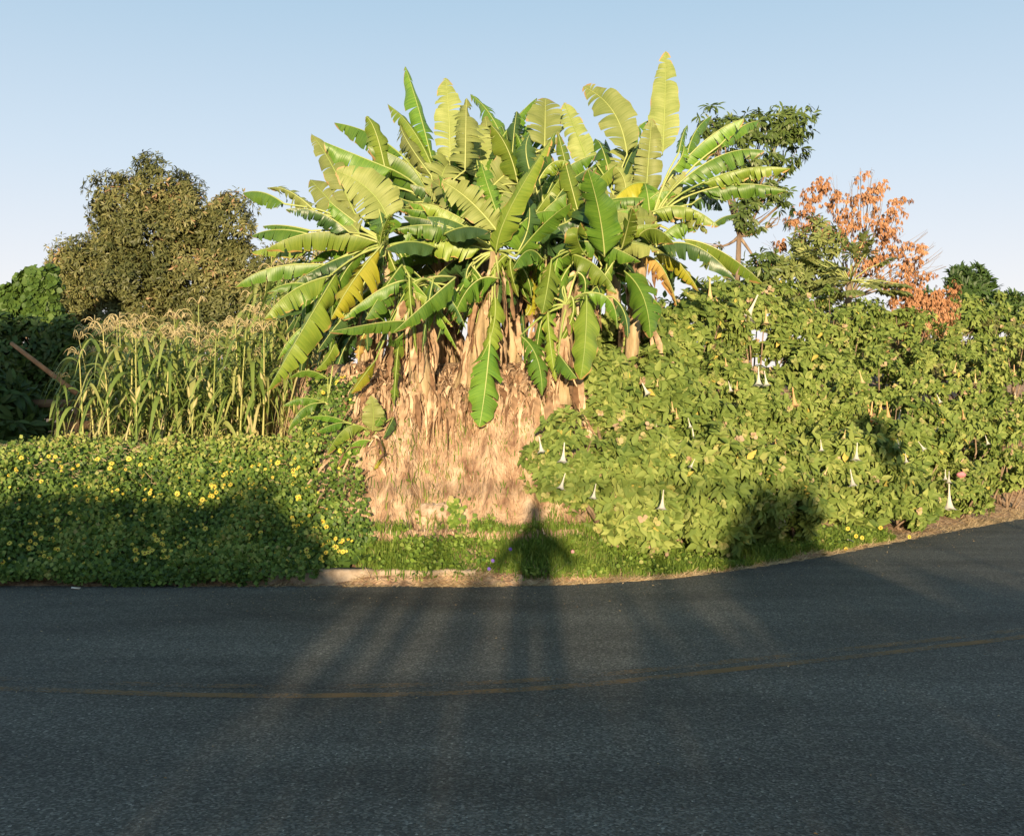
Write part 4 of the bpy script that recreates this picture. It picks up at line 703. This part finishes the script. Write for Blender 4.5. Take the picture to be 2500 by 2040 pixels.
# papaya
cp = P(2075, 688, 21.0); bz = 2.4; e = empty('papaya_tree', (cp[0], 21.0, bz)); tag(e, 'papaya tree with a whorl of lobed green leaves in front of the orange shrub', 'papaya tree')
mb = MB(); mb.tube([(cp[0] - .16, 21.0, bz - .1), (cp[0] - .07, 21.0, (bz + cp[2]) / 2), cp], [.08, .07, .06], 9); mb.build('trunk', M['bark'], e, smooth=True)
PV = []; PQ = []; PR = []; nb = 0; pet = MB()
for k_ in range(34):
    a = R.uniform(0, 2 * math.pi); el = R.uniform(-.35, 1.3); d = np.array([math.cos(a) * math.cos(el), math.sin(a) * math.cos(el), math.sin(el)]); l = R.uniform(.45, 1.0)
    if abs(d[0]) > .8: el *= .5
    tip = cp + d * l; pet.tube([cp, cp + d * l * .5 + [0, 0, .05], tip], [.012, .009, .006], 5, r=.8)
    t1 = nrm(np.cross(d, [0, 0, 1.])); 
    for j in range(9):                      # palmate lobes
        th = (j - 4) * .52; dd = nrm(d * math.cos(th) + t1 * math.sin(th) + [0, 0, -.25]); L_ = .30 * (1 - .05 * abs(j - 4))
        V, Q, r = leaves(tip[None], dd[None], np.array([[0, -.3, 1.]]), L_, 'narrow', np.array([.3 + .6 * R.random()]), 1.5); PV.append(V); PQ.append(Q + nb); PR.append(r); nb += len(V)
        for sgn in (-1, 1):
            d3 = nrm(dd + sgn * .8 * nrm(np.cross(dd, [0, 0, 1.]))); V, Q, r = leaves((tip + dd * L_ * .45)[None], d3[None], np.array([[0, -.3, 1.]]), L_ * .42, 'narrow', np.array([.3 + .6 * R.random()]), 1.5); PV.append(V); PQ.append(Q + nb); PR.append(r); nb += len(V)
mesh_obj('crown', np.vstack(PV), [np.vstack(PQ)], M['papaya'], e, rnd=np.concatenate(PR)); pet.build('leaf_stalks', M['rib'], e)

# ---------------------------------------------------------------- trumpet shrubs
def trumpet(parent, p, l, matn, tilt):
    """hanging flower: green calyx, long tube, flared mouth with curled points"""
    n = 10; prof = [(0, .022), (-.2, .024), (-.45, .036), (-.66, .062), (-.82, .10), (-.93, .155), (-.95, .20)]
    ax = nrm(np.array([tilt, -.12, -1.])); A = nrm(np.cross(ax, [0, 1., 0])); B = np.cross(ax, A); V = []
    for k, (t, r) in enumerate(prof):
        for j in range(n):
            a = 2 * math.pi * j / n; rr_ = r * l * (1 + (.45 if (k == 6 and j % 2 == 0) else (-.1 if k == 6 else 0)))
            lift = -.05 * l if (k == 6 and j % 2 == 0) else 0
            V.append(p + ax * (-t * l - lift) + (A * math.cos(a) + B * math.sin(a)) * rr_ * 1.3)
    Q = [(k * n + j, k * n + (j + 1) % n, (k + 1) * n + (j + 1) % n, (k + 1) * n + j) for k in range(6) for j in range(n)]
    return mesh_obj('flower', np.array(V), [np.array(Q)], M[matn], parent, rnd=np.full(len(V), R.random()), smooth=True)
SH = [ # px, py, rx, ry, extra distance, label
 (2200, 1215, 90, 70, .55, 'low trumpet shrub with thin leaves at the road edge before the bend'),
 (2330, 1190, 100, 60, .6, 'low trumpet shrub at the start of the straw covered bend'),
 (2450, 1150, 100, 70, .7, 'low trumpet shrub where the bank meets the bend at the right'),
 (1400, 1130, 110, 120, 1.0, 'trumpet shrub at the left end touching the bare earth face low down'),
 (1560, 1200, 130, 150, .85, 'trumpet shrub at the road edge just right of the photographer shadow'),
 (1730, 1200, 130, 150, .85, 'trumpet shrub at the road edge with big shaded leaves to its right'),
 (1890, 1215, 125, 145, .8, 'trumpet shrub with big dark shaded leaves low beside the road'),
 (2060, 1170, 130, 135, .95, 'trumpet shrub with a white hanging bell below peach bells near the road'),
 (2210, 1100, 120, 130, 1.2, 'trumpet shrub under the round patch of shade'),
 (2350, 1090, 115, 120, 1.0, 'trumpet shrub with a long white bell close to the road bend'),
 (2480, 1060, 100, 130, 1.1, 'trumpet shrub at the right edge by the road bend'),
 (1450, 960, 110, 110, 1.9, 'trumpet shrub beside the bananas with a large white bell'),
 (1610, 1000, 140, 130, 1.9, 'trumpet shrub in the middle of the slope with a single white bell'),
 (1790, 990, 140, 140, 2.0, 'trumpet shrub in the middle of the slope with pale bell cluster on top'),
 (1970, 970, 140, 140, 2.0, 'trumpet shrub on the slope with dry twigs in the centre'),
 (2150, 960, 130, 130, 2.1, 'trumpet shrub on the slope with a cluster of four peach bells'),
 (2320, 930, 130, 130, 2.2, 'trumpet shrub high on the right slope behind the road bend'),
 (2480, 920, 120, 130, 2.2, 'trumpet shrub on the right edge with white bells high up'),
 (1530, 850, 110, 100, 2.8, 'trumpet shrub at the top left under the orange dying banana leaf'),
 (1680, 815, 130, 110, 3.3, 'trumpet shrub on the crest with a big bunch of peach bells'),
 (1850, 790, 140, 105, 3.6, 'trumpet shrub on the crest with one round white bloom'),
 (2020, 800, 140, 105, 3.6, 'trumpet shrub on the crest below the papaya'),
 (2190, 838, 120, 100, 3.4, 'trumpet shrub on the crest below the low orange mound'),
 (2350, 815, 120, 100, 4.0, 'trumpet shrub on the crest right of the low orange mound'),
 (2480, 805, 110, 100, 4.0, 'trumpet shrub on the crest at the right edge of the view'),
 (1760, 745, 90, 60, 4.4, 'feathery topped shrub on the crest right of the lowest banana leaves'),
]
sh_o = []
for (px, py, rx, ry, ex, lab) in SH:
    Yb = 12.0
    for _ in range(20): Yb = float(Ye((px - CX) / F * Yb)) + ex * (1.25 if px > 1900 else 1)
    c = P(px, py, Yb); rr_ = np.array([rx / F * Yb, max(.45, (rx + ry) / 2 / F * Yb * .75), ry / F * Yb]); gz = float(H(c[0], Yb))
    e = empty('trumpet_shrub', (c[0], Yb, gz)); tag(e, lab, 'shrub', 'angel trumpet shrubs along the bank')
    st = MB()
    for q in range(9):
        b0 = np.array([c[0] + R.normal(0, .12), Yb + R.normal(0, .1), gz - .03]); t1 = c + nrm(R.normal(size=3) + [0, -.3, .5]) * rr_ * .85
        st.tube([b0, (b0 + t1) / 2 + R.normal(0, .06, 3), t1], [.022, .015, .006], 5)
    st.build('stems', M['twig'], e, smooth=True)
    n = int(640 * (rx * ry) / 15000); d = rvec(n); d[:, 1] = -np.abs(d[:, 1]) * np.where(R.random(n) < .8, 1, -1)
    k_ = R.integers(0, max(8, n // 9), n); d0 = d.copy(); jit_ = rvec(n)
    lump = 1 + .17 * fbm(d[:, 0] * 2.5 + px, d[:, 1] * 2.5, d[:, 2] * 2.5, 95, 3); d = d[k_]; lump = lump[k_]; rk = (1 - .42 * R.random(n) ** 1.1)[k_]; cen = c + d * rr_ * (rk * lump)[:, None] + jit_ * R.uniform(.03, .15, n)[:, None] * [1, 1, .8]; d = nrm(d + jit_ * .8)
    ok = (cen[:, 2] > H(cen[:, 0], cen[:, 1]) + .04); cen, d = cen[ok], d[ok]
    far = Yb > 16.5; tone = .42 + .2 * fbm(cen[:, 0] * 1.6, cen[:, 1] * 1.6, cen[:, 2] * 1.6, 97, 3)
    size_j = R.uniform(.7, 1.15); big = 1.12 if (1700 < px < 2000 and py > 1150) else (.80 if far or px > 2150 else .88)
    V, Q, r = rosettes(cen, nrm(d + [0, -.25, .1])  , 7, .14 * big * size_j, .55, 'ovate', 1.0, face=-.15, jit=.45, rnd=np.clip(tone + R.normal(0, .08, len(cen)) + 0 * len(cen), 0, 1)); r = np.where(np.repeat(R.random(len(r) // 9) < .008, 9), 1.0, np.minimum(r, .93))
    mesh_obj('foliage', V, [Q], M['brug'], e, rnd=r)
    m2 = int(170 * rx * ry / 15000); kk = R.integers(0, len(cen), m2); kk = kk[fbm(cen[kk, 0] * 2, cen[kk, 1] * 2, cen[kk, 2] * 2, 99, 3) > -.05]
    V, Q, r = rosettes(cen[kk] + rvec(len(kk)) * .09, nrm(d[kk] + [0, -.5, 0]), 9, .05, .3, 'round', 1.0, np.clip(R.normal(.6, .3, len(kk)), 0, 1)); mesh_obj('vine_leaves', V, [Q], M['vine'], e, rnd=r)
    sh_o.append((px, py, e, Yb, rr_[1]))
# hanging bells: px, py (top), length px, colour, as the photo shows them
BL = [(1564, 928, 36, 0), (1733, 680, 55, 1), (1702, 715, 50, 1), (1748, 725, 50, 1), (1755, 762, 45, 1), (1850, 720, 60, 0), (1812, 752, 55, 1), (1823, 755, 55, 1), (1780, 740, 45, 1), (1760, 770, 40, 1), (1852, 895, 42, 0), (1866, 905, 34, 0), (1878, 905, 32, 0), (1800, 930, 22, 1), (1870, 755, 34, 1),
      (2118, 985, 42, 1), (2130, 980, 45, 1), (2152, 985, 45, 1), (2165, 980, 42, 1), (2074, 1000, 26, 1), (2131, 1060, 30, 0), (2093, 1080, 40, 0), (2076, 1145, 38, 0), (2199, 1000, 26, 0), (2190, 1070, 22, 0), (2210, 1105, 22, 0), (2278, 995, 22, 0), (2292, 1030, 22, 0), (2317, 1150, 26, 0), (2317, 1180, 58, 0), (2308, 1145, 24, 0), (2300, 1010, 22, 1),
      (1690, 1045, 42, 0), (1600, 1050, 20, 0), (1316, 1065, 36, 0), (1378, 1080, 44, 0), (1380, 1155, 36, 0), (1455, 1180, 34, 0), (1620, 1195, 44, 0), (2492, 812, 34, 0), (2500, 950, 26, 0), (2478, 958, 22, 0), (2476, 890, 26, 1), (1935, 945, 44, 1), (2098, 905, 30, 1), (1640, 980, 24, 1), (2335, 885, 24, 1), (2350, 1000, 22, 1), (2405, 1110, 22, 0), (1725, 985, 18, 1)]
for q in range(26): BL.append((R.uniform(1450, 2480), R.uniform(860, 1150), R.uniform(16, 28), int(R.random() < .4)))
for (bx, by, l, o_) in BL:
    best = min(sh_o, key=lambda s: ((s[0] - bx) / 1.0) ** 2 + (s[1] - by - 10) ** 2 + 400 * (s[3] < 0)); Yb = best[3] - best[4] * 1.06 * math.sqrt(max(.1, 1 - min(.9, ((bx - best[0]) / 150) ** 2 + ((by + l / 2 - best[1]) / 150) ** 2))) - .24
    trumpet(best[2], P(bx, by, Yb), l / F * Yb * 1.12, 'trumpeto' if o_ else 'trumpet', R.normal(0, .22))

# ---------------------------------------------------------------- corn
def corn_leaf(base, az, l, wd, rise, dry):
    n = 9; t = np.linspace(0, 1, n); d = np.array([math.cos(az), math.sin(az)]); r_ = l * (t * .85); z = rise * l * t - (rise + .55) * l * t ** 2.2 * (1.1 if not dry else 1.9)
    tw = R.normal(0, .8); pts = np.stack([base[0] + d[0] * r_ * (1 - .3 * t * dry), base[1] + d[1] * r_, base[2] + z], -1)
    wd = wd * (.55 if dry else 1); w_ = wd * np.sin(np.pi * np.clip(.10 + .9 * t, 0, 1)) ** .7; sd_ = np.stack([-d[1] * np.cos(tw * t), d[0] * np.cos(tw * t), np.sin(tw * t)], -1)
    V = np.stack([pts - sd_ * w_[:, None], pts - [0, 0, 1] * w_[:, None] * .3, pts + sd_ * w_[:, None]], 1).reshape(-1, 3); i = np.arange(n - 1) * 3
    return V, np.vstack([np.stack([i, i + 1, i + 4, i + 3], -1), np.stack([i + 1, i + 2, i + 5, i + 4], -1)])
CORN = []
clab = 'ripening corn plant with yellowed leaves and straw tassel in the field left of the bananas'
for v_ in range(7):
    e = empty('corn_plant', (0, 0, 0)); h = R.uniform(1.35, 1.75); lean = R.normal(0, .05, 2); t = np.linspace(0, 1, 8)
    pts = np.stack([lean[0] * t ** 2, lean[1] * t ** 2, h * t], -1); mb = MB(); mb.tube(pts, np.linspace(.016, .006, 8), 6, r=R.random()); mb.build('stalk', M['cornstalk'], e, smooth=True)
    lf = MB(); a0 = R.uniform(0, 3)
    for k in range(19):
        tt_ = .05 + .87 * k / 18; dry = 1 if (k < 8 and R.random() < .5) else 0
        lf.add(*corn_leaf(np.array([lean[0] * tt_ ** 2, lean[1] * tt_ ** 2, h * tt_]), a0 + k * math.pi + R.normal(0, .5), R.uniform(.4, .8), R.uniform(.018, .042), R.uniform(.6, 1.25), dry), r=(R.uniform(.8, 1) if dry else R.uniform(.1, .7)))
    for k in range(2):     # ears in their husks
        b0 = np.array([0, 0, h * R.uniform(.4, .55)]); a = R.uniform(0, 6.3); d = np.array([math.cos(a) * .4, math.sin(a) * .4, 1]); q = b0[None] + np.linspace(0, .2, 6)[:, None] * d
        V, Q, T = tube(q, [.012, .024, .028, .025, .016, .004], 7); lf.add(V, Q, T, r=.85)
    lf.build('leaves', M['corn'], e)
    ts = MB(); top = pts[-1]
    for k in range(7):
        a = R.uniform(0, 6.3); up = R.uniform(.1, .24); out = R.uniform(.08, .26); q = np.linspace(0, 1, 7)
        tp = top + np.stack([math.cos(a) * out * q, math.sin(a) * out * q, up * q * 1.6 - up * 1.5 * q ** 2.6], -1); ts.tube(tp, [.003, .0045, .0055, .0055, .005, .0045, .002], 4)
    ts.build('tassel', M['tassel'], e); CORN.append(e)
spots = []
for (px, Yc, sc) in [(135, 13.5, .55), (205, 13.6, .82), (268, 13.7, .98), (335, 13.6, .9), (400, 13.7, .92), (470, 13.9, 1.0), (520, 13.6, .86), (585, 13.7, .95), (640, 13.8, 1.02), (230, 14.3, 1.0)]: spots.append((px, Yc, sc))
for row in range(9):
    Yr = 14.2 + row * .62; px = 190 + R.uniform(0, 30) + (60 if row == 0 else 0)
    while px < 790: spots.append((px, Yr + R.normal(0, .13), R.uniform(.62, 1.08) * (1 + .035 * row))); px += R.uniform(24, 46)
used = set()
def copy_tree(o, parent=None):
    c = o.copy(); C.objects.link(c)
    if parent: c.parent = parent
    for ch in list(o.children): copy_tree(ch, c)
    return c
FL = {(135, 13.5): 'short lone corn plant in front of the wooden rails at the left', (205, 13.6): 'corn plant right beside the short one at the left end of the front row'}
for q, (px, Yc, sc) in enumerate(spots):
    v_ = q % 7; o = CORN[v_] if v_ not in used else copy_tree(CORN[v_]); used.add(v_)
    xx = (px - CX) / F * Yc; o.location = (xx, Yc, float(H(xx, Yc)) - .02); o.rotation_euler = (R.normal(0, .05), R.normal(0, .05), R.uniform(0, 6.3)); o.scale = (sc, sc, sc * R.uniform(.97, 1.05))
    if (px, Yc) in FL: tag(o, FL[(px, Yc)], 'corn plant', 'corn plants in the field')
    else: tag(o, clab, 'corn plant', 'corn plants in the field')

# ---------------------------------------------------------------- small things
# wooden rails
e = empty('wooden_fence', tuple(P(120, 1085, 14.6))); tag(e, 'dark low fence of horizontal wooden boards left of the corn', 'fence')
for k, yy_ in enumerate((985, 1012, 1040, 1064, 1082)):
    mb = MB(); mb.box(P(140, yy_, 14.6 + .01 * k), (1.05, .03, .10), (0, R.normal(0, .02), 0), jit=.004); mb.build('board', M['wood'], e)
for px, tl in ((55, -.16), (188, .02), (255, 0.0)):
    mb = MB(); mb.box(P(px, 1035, 14.54), (.06, .06, .72), (0, tl, 0), jit=.003); mb.build('post', M['wood'], e)
mb = MB(); a, b = P(28, 838, 14.9), P(190, 962, 14.2); mb.tube([a, a * .7 + b * .3, a * .3 + b * .7, b], [.026, .030, .033, .036], 10)
tag(mb.build('wooden_pole', M['pole'], smooth=True), 'reddish brown wooden pole leaning diagonally in front of the dark bush', 'pole')
def blob(name, p, r, material, lab, cat, seed, group=None):
    n = 14; m_ = 9; V = []
    for i in range(m_ + 1):
        th = math.pi * i / m_
        for j in range(n):
            a = 2 * math.pi * j / n; d = np.array([math.sin(th) * math.cos(a), math.sin(th) * math.sin(a), math.cos(th)])
            k = 1 + .30 * float(fbm(d[0] * 2.3 + seed, d[1] * 1.7, d[2] * 1.7, seed, 3)); V.append(np.array(p) + d * np.array(r) * k)
    Q = [(i * n + j, (i + 1) * n + j, (i + 1) * n + (j + 1) % n, i * n + (j + 1) % n) for i in range(m_) for j in range(n)]
    return tag(mesh_obj(name, np.array(V), [np.array(Q)], M[material], smooth=True), lab, cat, group)
blob('rock', P(431, 1086, 13.35), (.045, .045, .055), 'pole', 'brown stone at the foot of the corn, left one of the pair', 'stone', 3, 'brown stones by the corn')
blob('rock', P(456, 1088, 13.3), (.05, .045, .055), 'pole', 'brown stone at the foot of the corn, right one of the pair', 'stone', 4, 'brown stones by the corn')
blob('boulder', P(1070, 1252, 11.6), (.27, .12, .12), 'rock', 'pale weathered rock set in the foot of the bare earth face', 'rock', 8)
blob('boulder', P(995, 1268, 11.6), (.14, .09, .07), 'rock', 'smaller pale rock at the left of the big one in the earth face', 'rock', 9)
mb = MB(); mb.tube([P(895, 1322, 11.22), P(960, 1323, 11.2), P(1055, 1324, 11.18)], [.018, .02, .016], 7)
tag(mb.build('white_pipe', M['white'], smooth=True), 'short white pipe lying in the weeds below the mound', 'pipe')
# purple and pink flowers, litter
for (px, py, mt, lab, nm) in [(1194, 1388, 'purple', 'violet morning glory low by the kerb end', 'flower'), (1203, 1368, 'purple', 'small violet flower just above the morning glory', 'flower'), (1246, 1340, 'purple', 'violet flower in the grass left of the photographer shadow', 'flower'), (1398, 1346, 'pink', 'tiny pink flower in the verge right of the photographer shadow', 'flower')]:
    Yp = 10.62 if py > 1360 else 10.9; V, Q, T = proto[1]; o = mesh_obj(nm, V * np.array([.8, .8, 1]), [np.array(Q), np.array(T)], M[mt], rnd=np.full(len(V), .5)); o.location = tuple(P(px, py, Yp)); o.rotation_euler = (math.radians(75), 0, .2); tag(o, lab, 'flower')
o = blob('plastic_bag', P(2347, 1158, 15.2), (.06, .04, .04), 'pink', 'crumpled pink and white scrap caught in the trumpet shrubs', 'litter', 12)
for (px, py, lab) in [(267, 1402, 'white scrap of litter in the creeper near the road'), (185, 1438, 'pale flat scrap on the road edge at the left'), (2077, 1322, 'white scrap of litter beside the road under the shrubs')]:
    Yp = 10.6 if px < 500 else 13.2; p = P(px, py, Yp) if py < 1430 else P(px, py, 1.6 * F / (py - CY) - .03)
    mb = MB(); mb.box(p + np.array([0, 0, .01]), (.075, .05, .008), (.2, .1, .3), jit=.008); tag(mb.build('litter_scrap', M['white']), lab, 'litter')
# cabbage-like leaves by the kerb and a climbing weed on the face
e = empty('leafy_weed', tuple(P(858, 1378, 10.78))); tag(e, 'low weed with dark rounded leaves behind the kerb', 'weed')
cen = np.array([P(px, py, 10.85) for px, py in [(835, 1380), (860, 1370), (885, 1358), (905, 1365), (845, 1368), (900, 1380)]]); V, Q, r = rosettes(cen, np.tile([0, -.3, 1.], (6, 1)), 7, .085, .3, 'round', 1.0); mesh_obj('leaves', V, [Q], M['bushbright'], e, rnd=r)
e = empty('climbing_weed', tuple(P(1108, 1330, 11.1))); tag(e, 'small green weed climbing up the foot of the earth face', 'weed')
cen = np.array([P(1108 + R.normal(0, 6), py, 11.35) for py in np.linspace(1225, 1340, 26)]); V, Q, r = rosettes(cen, np.tile([0, -1., .3], (26, 1)), 6, .06, .3, 'round', 1.0); mesh_obj('leaves', V, [Q], M['grass'], e, rnd=r)

# ---------------------------------------------------------------- behind the viewpoint: unseen hedges and trees added for shade; cable, stake, photographer
def hedge(name, label, cat, xs_, y0, topf, n, size, mt='bushdark'):  # unseen shade caster; its top profile sets where the shade ends
    e = empty(name, (sum(xs_) / 2, y0, .04)); tag(e, label, cat)
    x = R.uniform(*xs_, n); top = topf(x); z = top * R.random(n) ** .75; yv = y0 + R.normal(0, .22, n)
    V, Q, r = rosettes(np.stack([x, yv, z + .02], -1), rvec(n), 6, size, .3, 'ovate', 1.0); mesh_obj('foliage', V, [Q], M[mt], e, rnd=r)
    st = MB()
    for xx in np.arange(xs_[0] + .1, xs_[1], .35): st.tube([(xx, y0, -.02), (xx + R.normal(0, .05), y0, float(topf(np.array([xx]))[0]) * .8)], [.02, .008], 5)
    st.build('stems', M['twig'], e); return e
nz = lambda x, s: .10 * fbm(x * 2.0, x * 0, 0, s, 3)
hedge('hedge', 'unseen tall leafy hedge added to shade the road and creeper bank, left of the viewpoint', 'hedge', (-9, -1.75), -3, lambda x: 2.10 + 1.1 * nz(x, 1) - .25 * sm(-3.2, -2.4, x) - .7 * sm(-2.4, -1.75, x), 6500, .12)
hedge('hedge', 'unseen low ragged hedge added behind the photographer to streak the road with shade', 'hedge', (-1.75, 2.0), -3, lambda x: .82 + .22 * sm(.4, .8, x) + .05 * fbm(x * 2, x * 0, 0, 4, 3) + .45 * sm(.15, .4, fbm(x * 7.5, x * 0, 0, 14, 2)), 2300, .07)  # spikes and gaps in the top shape the light streaks on the asphalt
hedge('hedge', 'unseen tall leafy hedge added to shade the roadside shrubs, right of the viewpoint', 'hedge', (1.7, 3.5), -3, lambda x: 2.05 + nz(x, 3) - 1.0 * sm(2.3, 1.7, x) - .9 * sm(3.1, 3.5, x) + .25 * fbm(x * 4, x * 0, 0, 33, 2), 1100, .12)
hedge('hedge', 'unseen low hedge added to shade the road towards the bend', 'hedge', (3.5, 14), -3, lambda x: 1.30 - .22 * sm(4.3, 4.8, x) + .12 * fbm(x * 3, x * 0, 0, 7, 3), 4200, .12)
def nearcrown(label, x, z, r, n, rad=.03, y0=-3.2, size=.12):  # unseen tree added as a shade caster
    e = empty('shade_caster_tree', (x, y0, .04)); tag(e, label, 'tree'); st = MB(); st.tube([(x, y0, 0), (x + .03, y0, z / 2), (x, y0, z)], [rad, rad * .8, rad * .5], 7); st.build('trunk', M['bark'], e)
    d = rvec(n); V, Q, r_ = rosettes(np.array([x, y0, z]) + d * np.array(r) * (1 - .6 * R.random(n))[:, None], d, 6, size, .3, 'ovate', 1.0); mesh_obj('crown', V, [Q], M['bushdark'], e, rnd=r_)
nearcrown('unseen small round crowned tree added at the right to cast a round patch of shade', 4.85, 3.05, (.42, .3, .42), 700)
nearcrown('unseen big leafy tree added far to the left to shade the dark bush', -8.0, 3.6, (2.2, 1.2, 1.6), 2600, .16, size=.2)
e = empty('cable_line', (0, -3.4, .04)); tag(e, 'thin cable strung between two posts behind the hedge', 'cable')
t = np.linspace(-1, 1, 21); mb = MB(); mb.tube(np.stack([t * 7, np.full(21, -3.4), 2.24 + .35 * (t ** 2) - .03], -1), .028, 6); mb.build('cable', M['twig'], e)
for x in (-7, 7): mb = MB(); mb.tube([(x, -3.4, 0), (x, -3.4, 2.8)], .06, 8); mb.build('post', M['wood'], e)
mb = MB(); mb.tube([(-1.02, -2.6, 0), (-1.04, -2.6, 1.0), (-1.03, -2.6, 1.78)], [.035, .032, .03], 8)
tag(mb.build('stake', M['wood']), 'upright wooden stake beside the low hedge behind the viewpoint', 'stake')
# the photographer: one continuous skinned body, arms raised to hold the camera
def skinned(name, pts, edges, rads, material, parent=None, root=0, sub=2):
    me = bpy.data.meshes.new(name); me.from_pydata([tuple(p) for p in pts], edges, []); o = bpy.data.objects.new(name, me); C.objects.link(o)
    if parent: o.parent = parent
    sk = o.modifiers.new('skin', 'SKIN'); me.skin_vertices[0].data[root].use_root = True
    for q, r in enumerate(rads): me.skin_vertices[0].data[q].radius = (r, r) if not isinstance(r, tuple) else r
    s = o.modifiers.new('sub', 'SUBSURF'); s.levels = sub; s.render_levels = sub; me.materials.append(material); return o
M['skin'] = leafmat('skin', [(0, (.45, .27, .18)), (1, (.45, .27, .18))], .6, 0); M['cloth'] = noise_mat('dark_shirt', [(.3, (.04, .05, .07)), (.7, (.07, .08, .10))], (20, 20, 20), .9, .2, .005); M['black'] = noise_mat('camera_black', [(.3, (.02, .02, .02)), (.7, (.035, .035, .035))], (30, 30, 30), .5, .1, .002)
M['hair'] = noise_mat('hair', [(.3, (.02, .014, .01)), (.7, (.05, .035, .02))], (60, 60, 8), .7, .5, .01)
pe = empty('person', (0, -.42, .04)); PSC = .97; tag(pe, 'photographer in dark clothes standing at the roadside holding a camera up to the eye', 'person')
pe.scale = (1.0, 1, PSC)
J = dict(pel=(0, 0, .98), wa=(0, 0, 1.15), ch=(0, .01, 1.36), nk=(0, .02, 1.52), hd=(0, .04, 1.60), tp=(0, .04, 1.76), top=(0, .03, 1.81),
         ls=(-.19, .01, 1.45), le=(-.36, .12, 1.14), lw=(-.12, .30, 1.50), rs=(.19, .01, 1.45), re=(.36, .12, 1.14), rw=(.12, .30, 1.50),
         lh=(-.10, 0, .93), lk=(-.13, .02, .52), la=(-.15, 0, .09), lt=(-.16, .15, .04), rh=(.10, 0, .93), rk=(.13, .02, .52), ra=(.15, 0, .09), rt=(.17, .15, .04))
rd = dict(pel=.19, wa=.19, ch=(.22, .14), nk=.06, hd=.085, tp=.10, top=.06, ls=.075, le=.07, lw=.03, rs=.075, re=.07, rw=.03, lh=.13, lk=.065, la=.045, lt=.035, rh=.13, rk=.065, ra=.045, rt=.035)
ks = list(J); ed = [('pel', 'wa'), ('wa', 'ch'), ('ch', 'nk'), ('nk', 'hd'), ('hd', 'tp'), ('tp', 'top'), ('ch', 'ls'), ('ls', 'le'), ('le', 'lw'), ('ch', 'rs'), ('rs', 're'), ('re', 'rw'), ('pel', 'lh'), ('lh', 'lk'), ('lk', 'la'), ('la', 'lt'), ('pel', 'rh'), ('rh', 'rk'), ('rk', 'ra'), ('ra', 'rt')]
skinned('body', [J[k] for k in ks], [(ks.index(a), ks.index(b)) for a, b in ed], [rd[k] for k in ks], M['cloth'], pe)
for sg in (-1, 1):      # hands: palm chain with five separate fingers closed round the camera
    w0 = np.array([sg * .12, .30, 1.50]); pts = [w0, w0 + [sg * -.01, .05, .03]]; rr_ = [.028, .032]; eg = [(0, 1)]
    for f in range(4):
        b0 = w0 + np.array([sg * .0, .075, .055 - .022 * f]); b1 = b0 + [sg * -.028, .022, 0]; b2 = b1 + [sg * -.025, -.004, 0]; k = len(pts); pts += [b0, b1, b2 * 1.0]; rr_ += [.009, .0085, .0075]; eg += [(1, k), (k, k + 1), (k + 1, k + 2)]
    k = len(pts); pts += [w0 + [sg * -.03, .045, .015], w0 + [sg * -.052, .055, .03]]; rr_ += [.011, .009]; eg += [(1, k), (k, k + 1)]
    skinned('hand', pts, eg, rr_, M['skin'], pe, 0, 1)
d = rvec(700); d = d[(d[:, 2] > -.2) & ((d[:, 1] < .35) | (d[:, 2] > .6))]; V, Q, r = leaves(np.array([0, -.39, 1.745]) + d * [.098, .108, .115], nrm(np.cross(d, [1, .2, 0])), d, .06, 'narrow'); mesh_obj('hair', V, [Q], M['hair'], pe, rnd=r)
ce = empty('hand_camera', (0, -.12, 1.62)); tag(ce, 'black film camera held in the photographer hands', 'camera'); mb = MB(); mb.box((0, -.14, 1.60), (.15, .06, .095)); mb.box((0, -.14, 1.662), (.06, .05, .03)); mb.build('camera_body', M['black'], ce)
mb = MB(); mb.tube([(0, -.11, 1.60), (0, -.05, 1.60)], [.033, .03], 14); mb.build('lens', M['black'], ce)
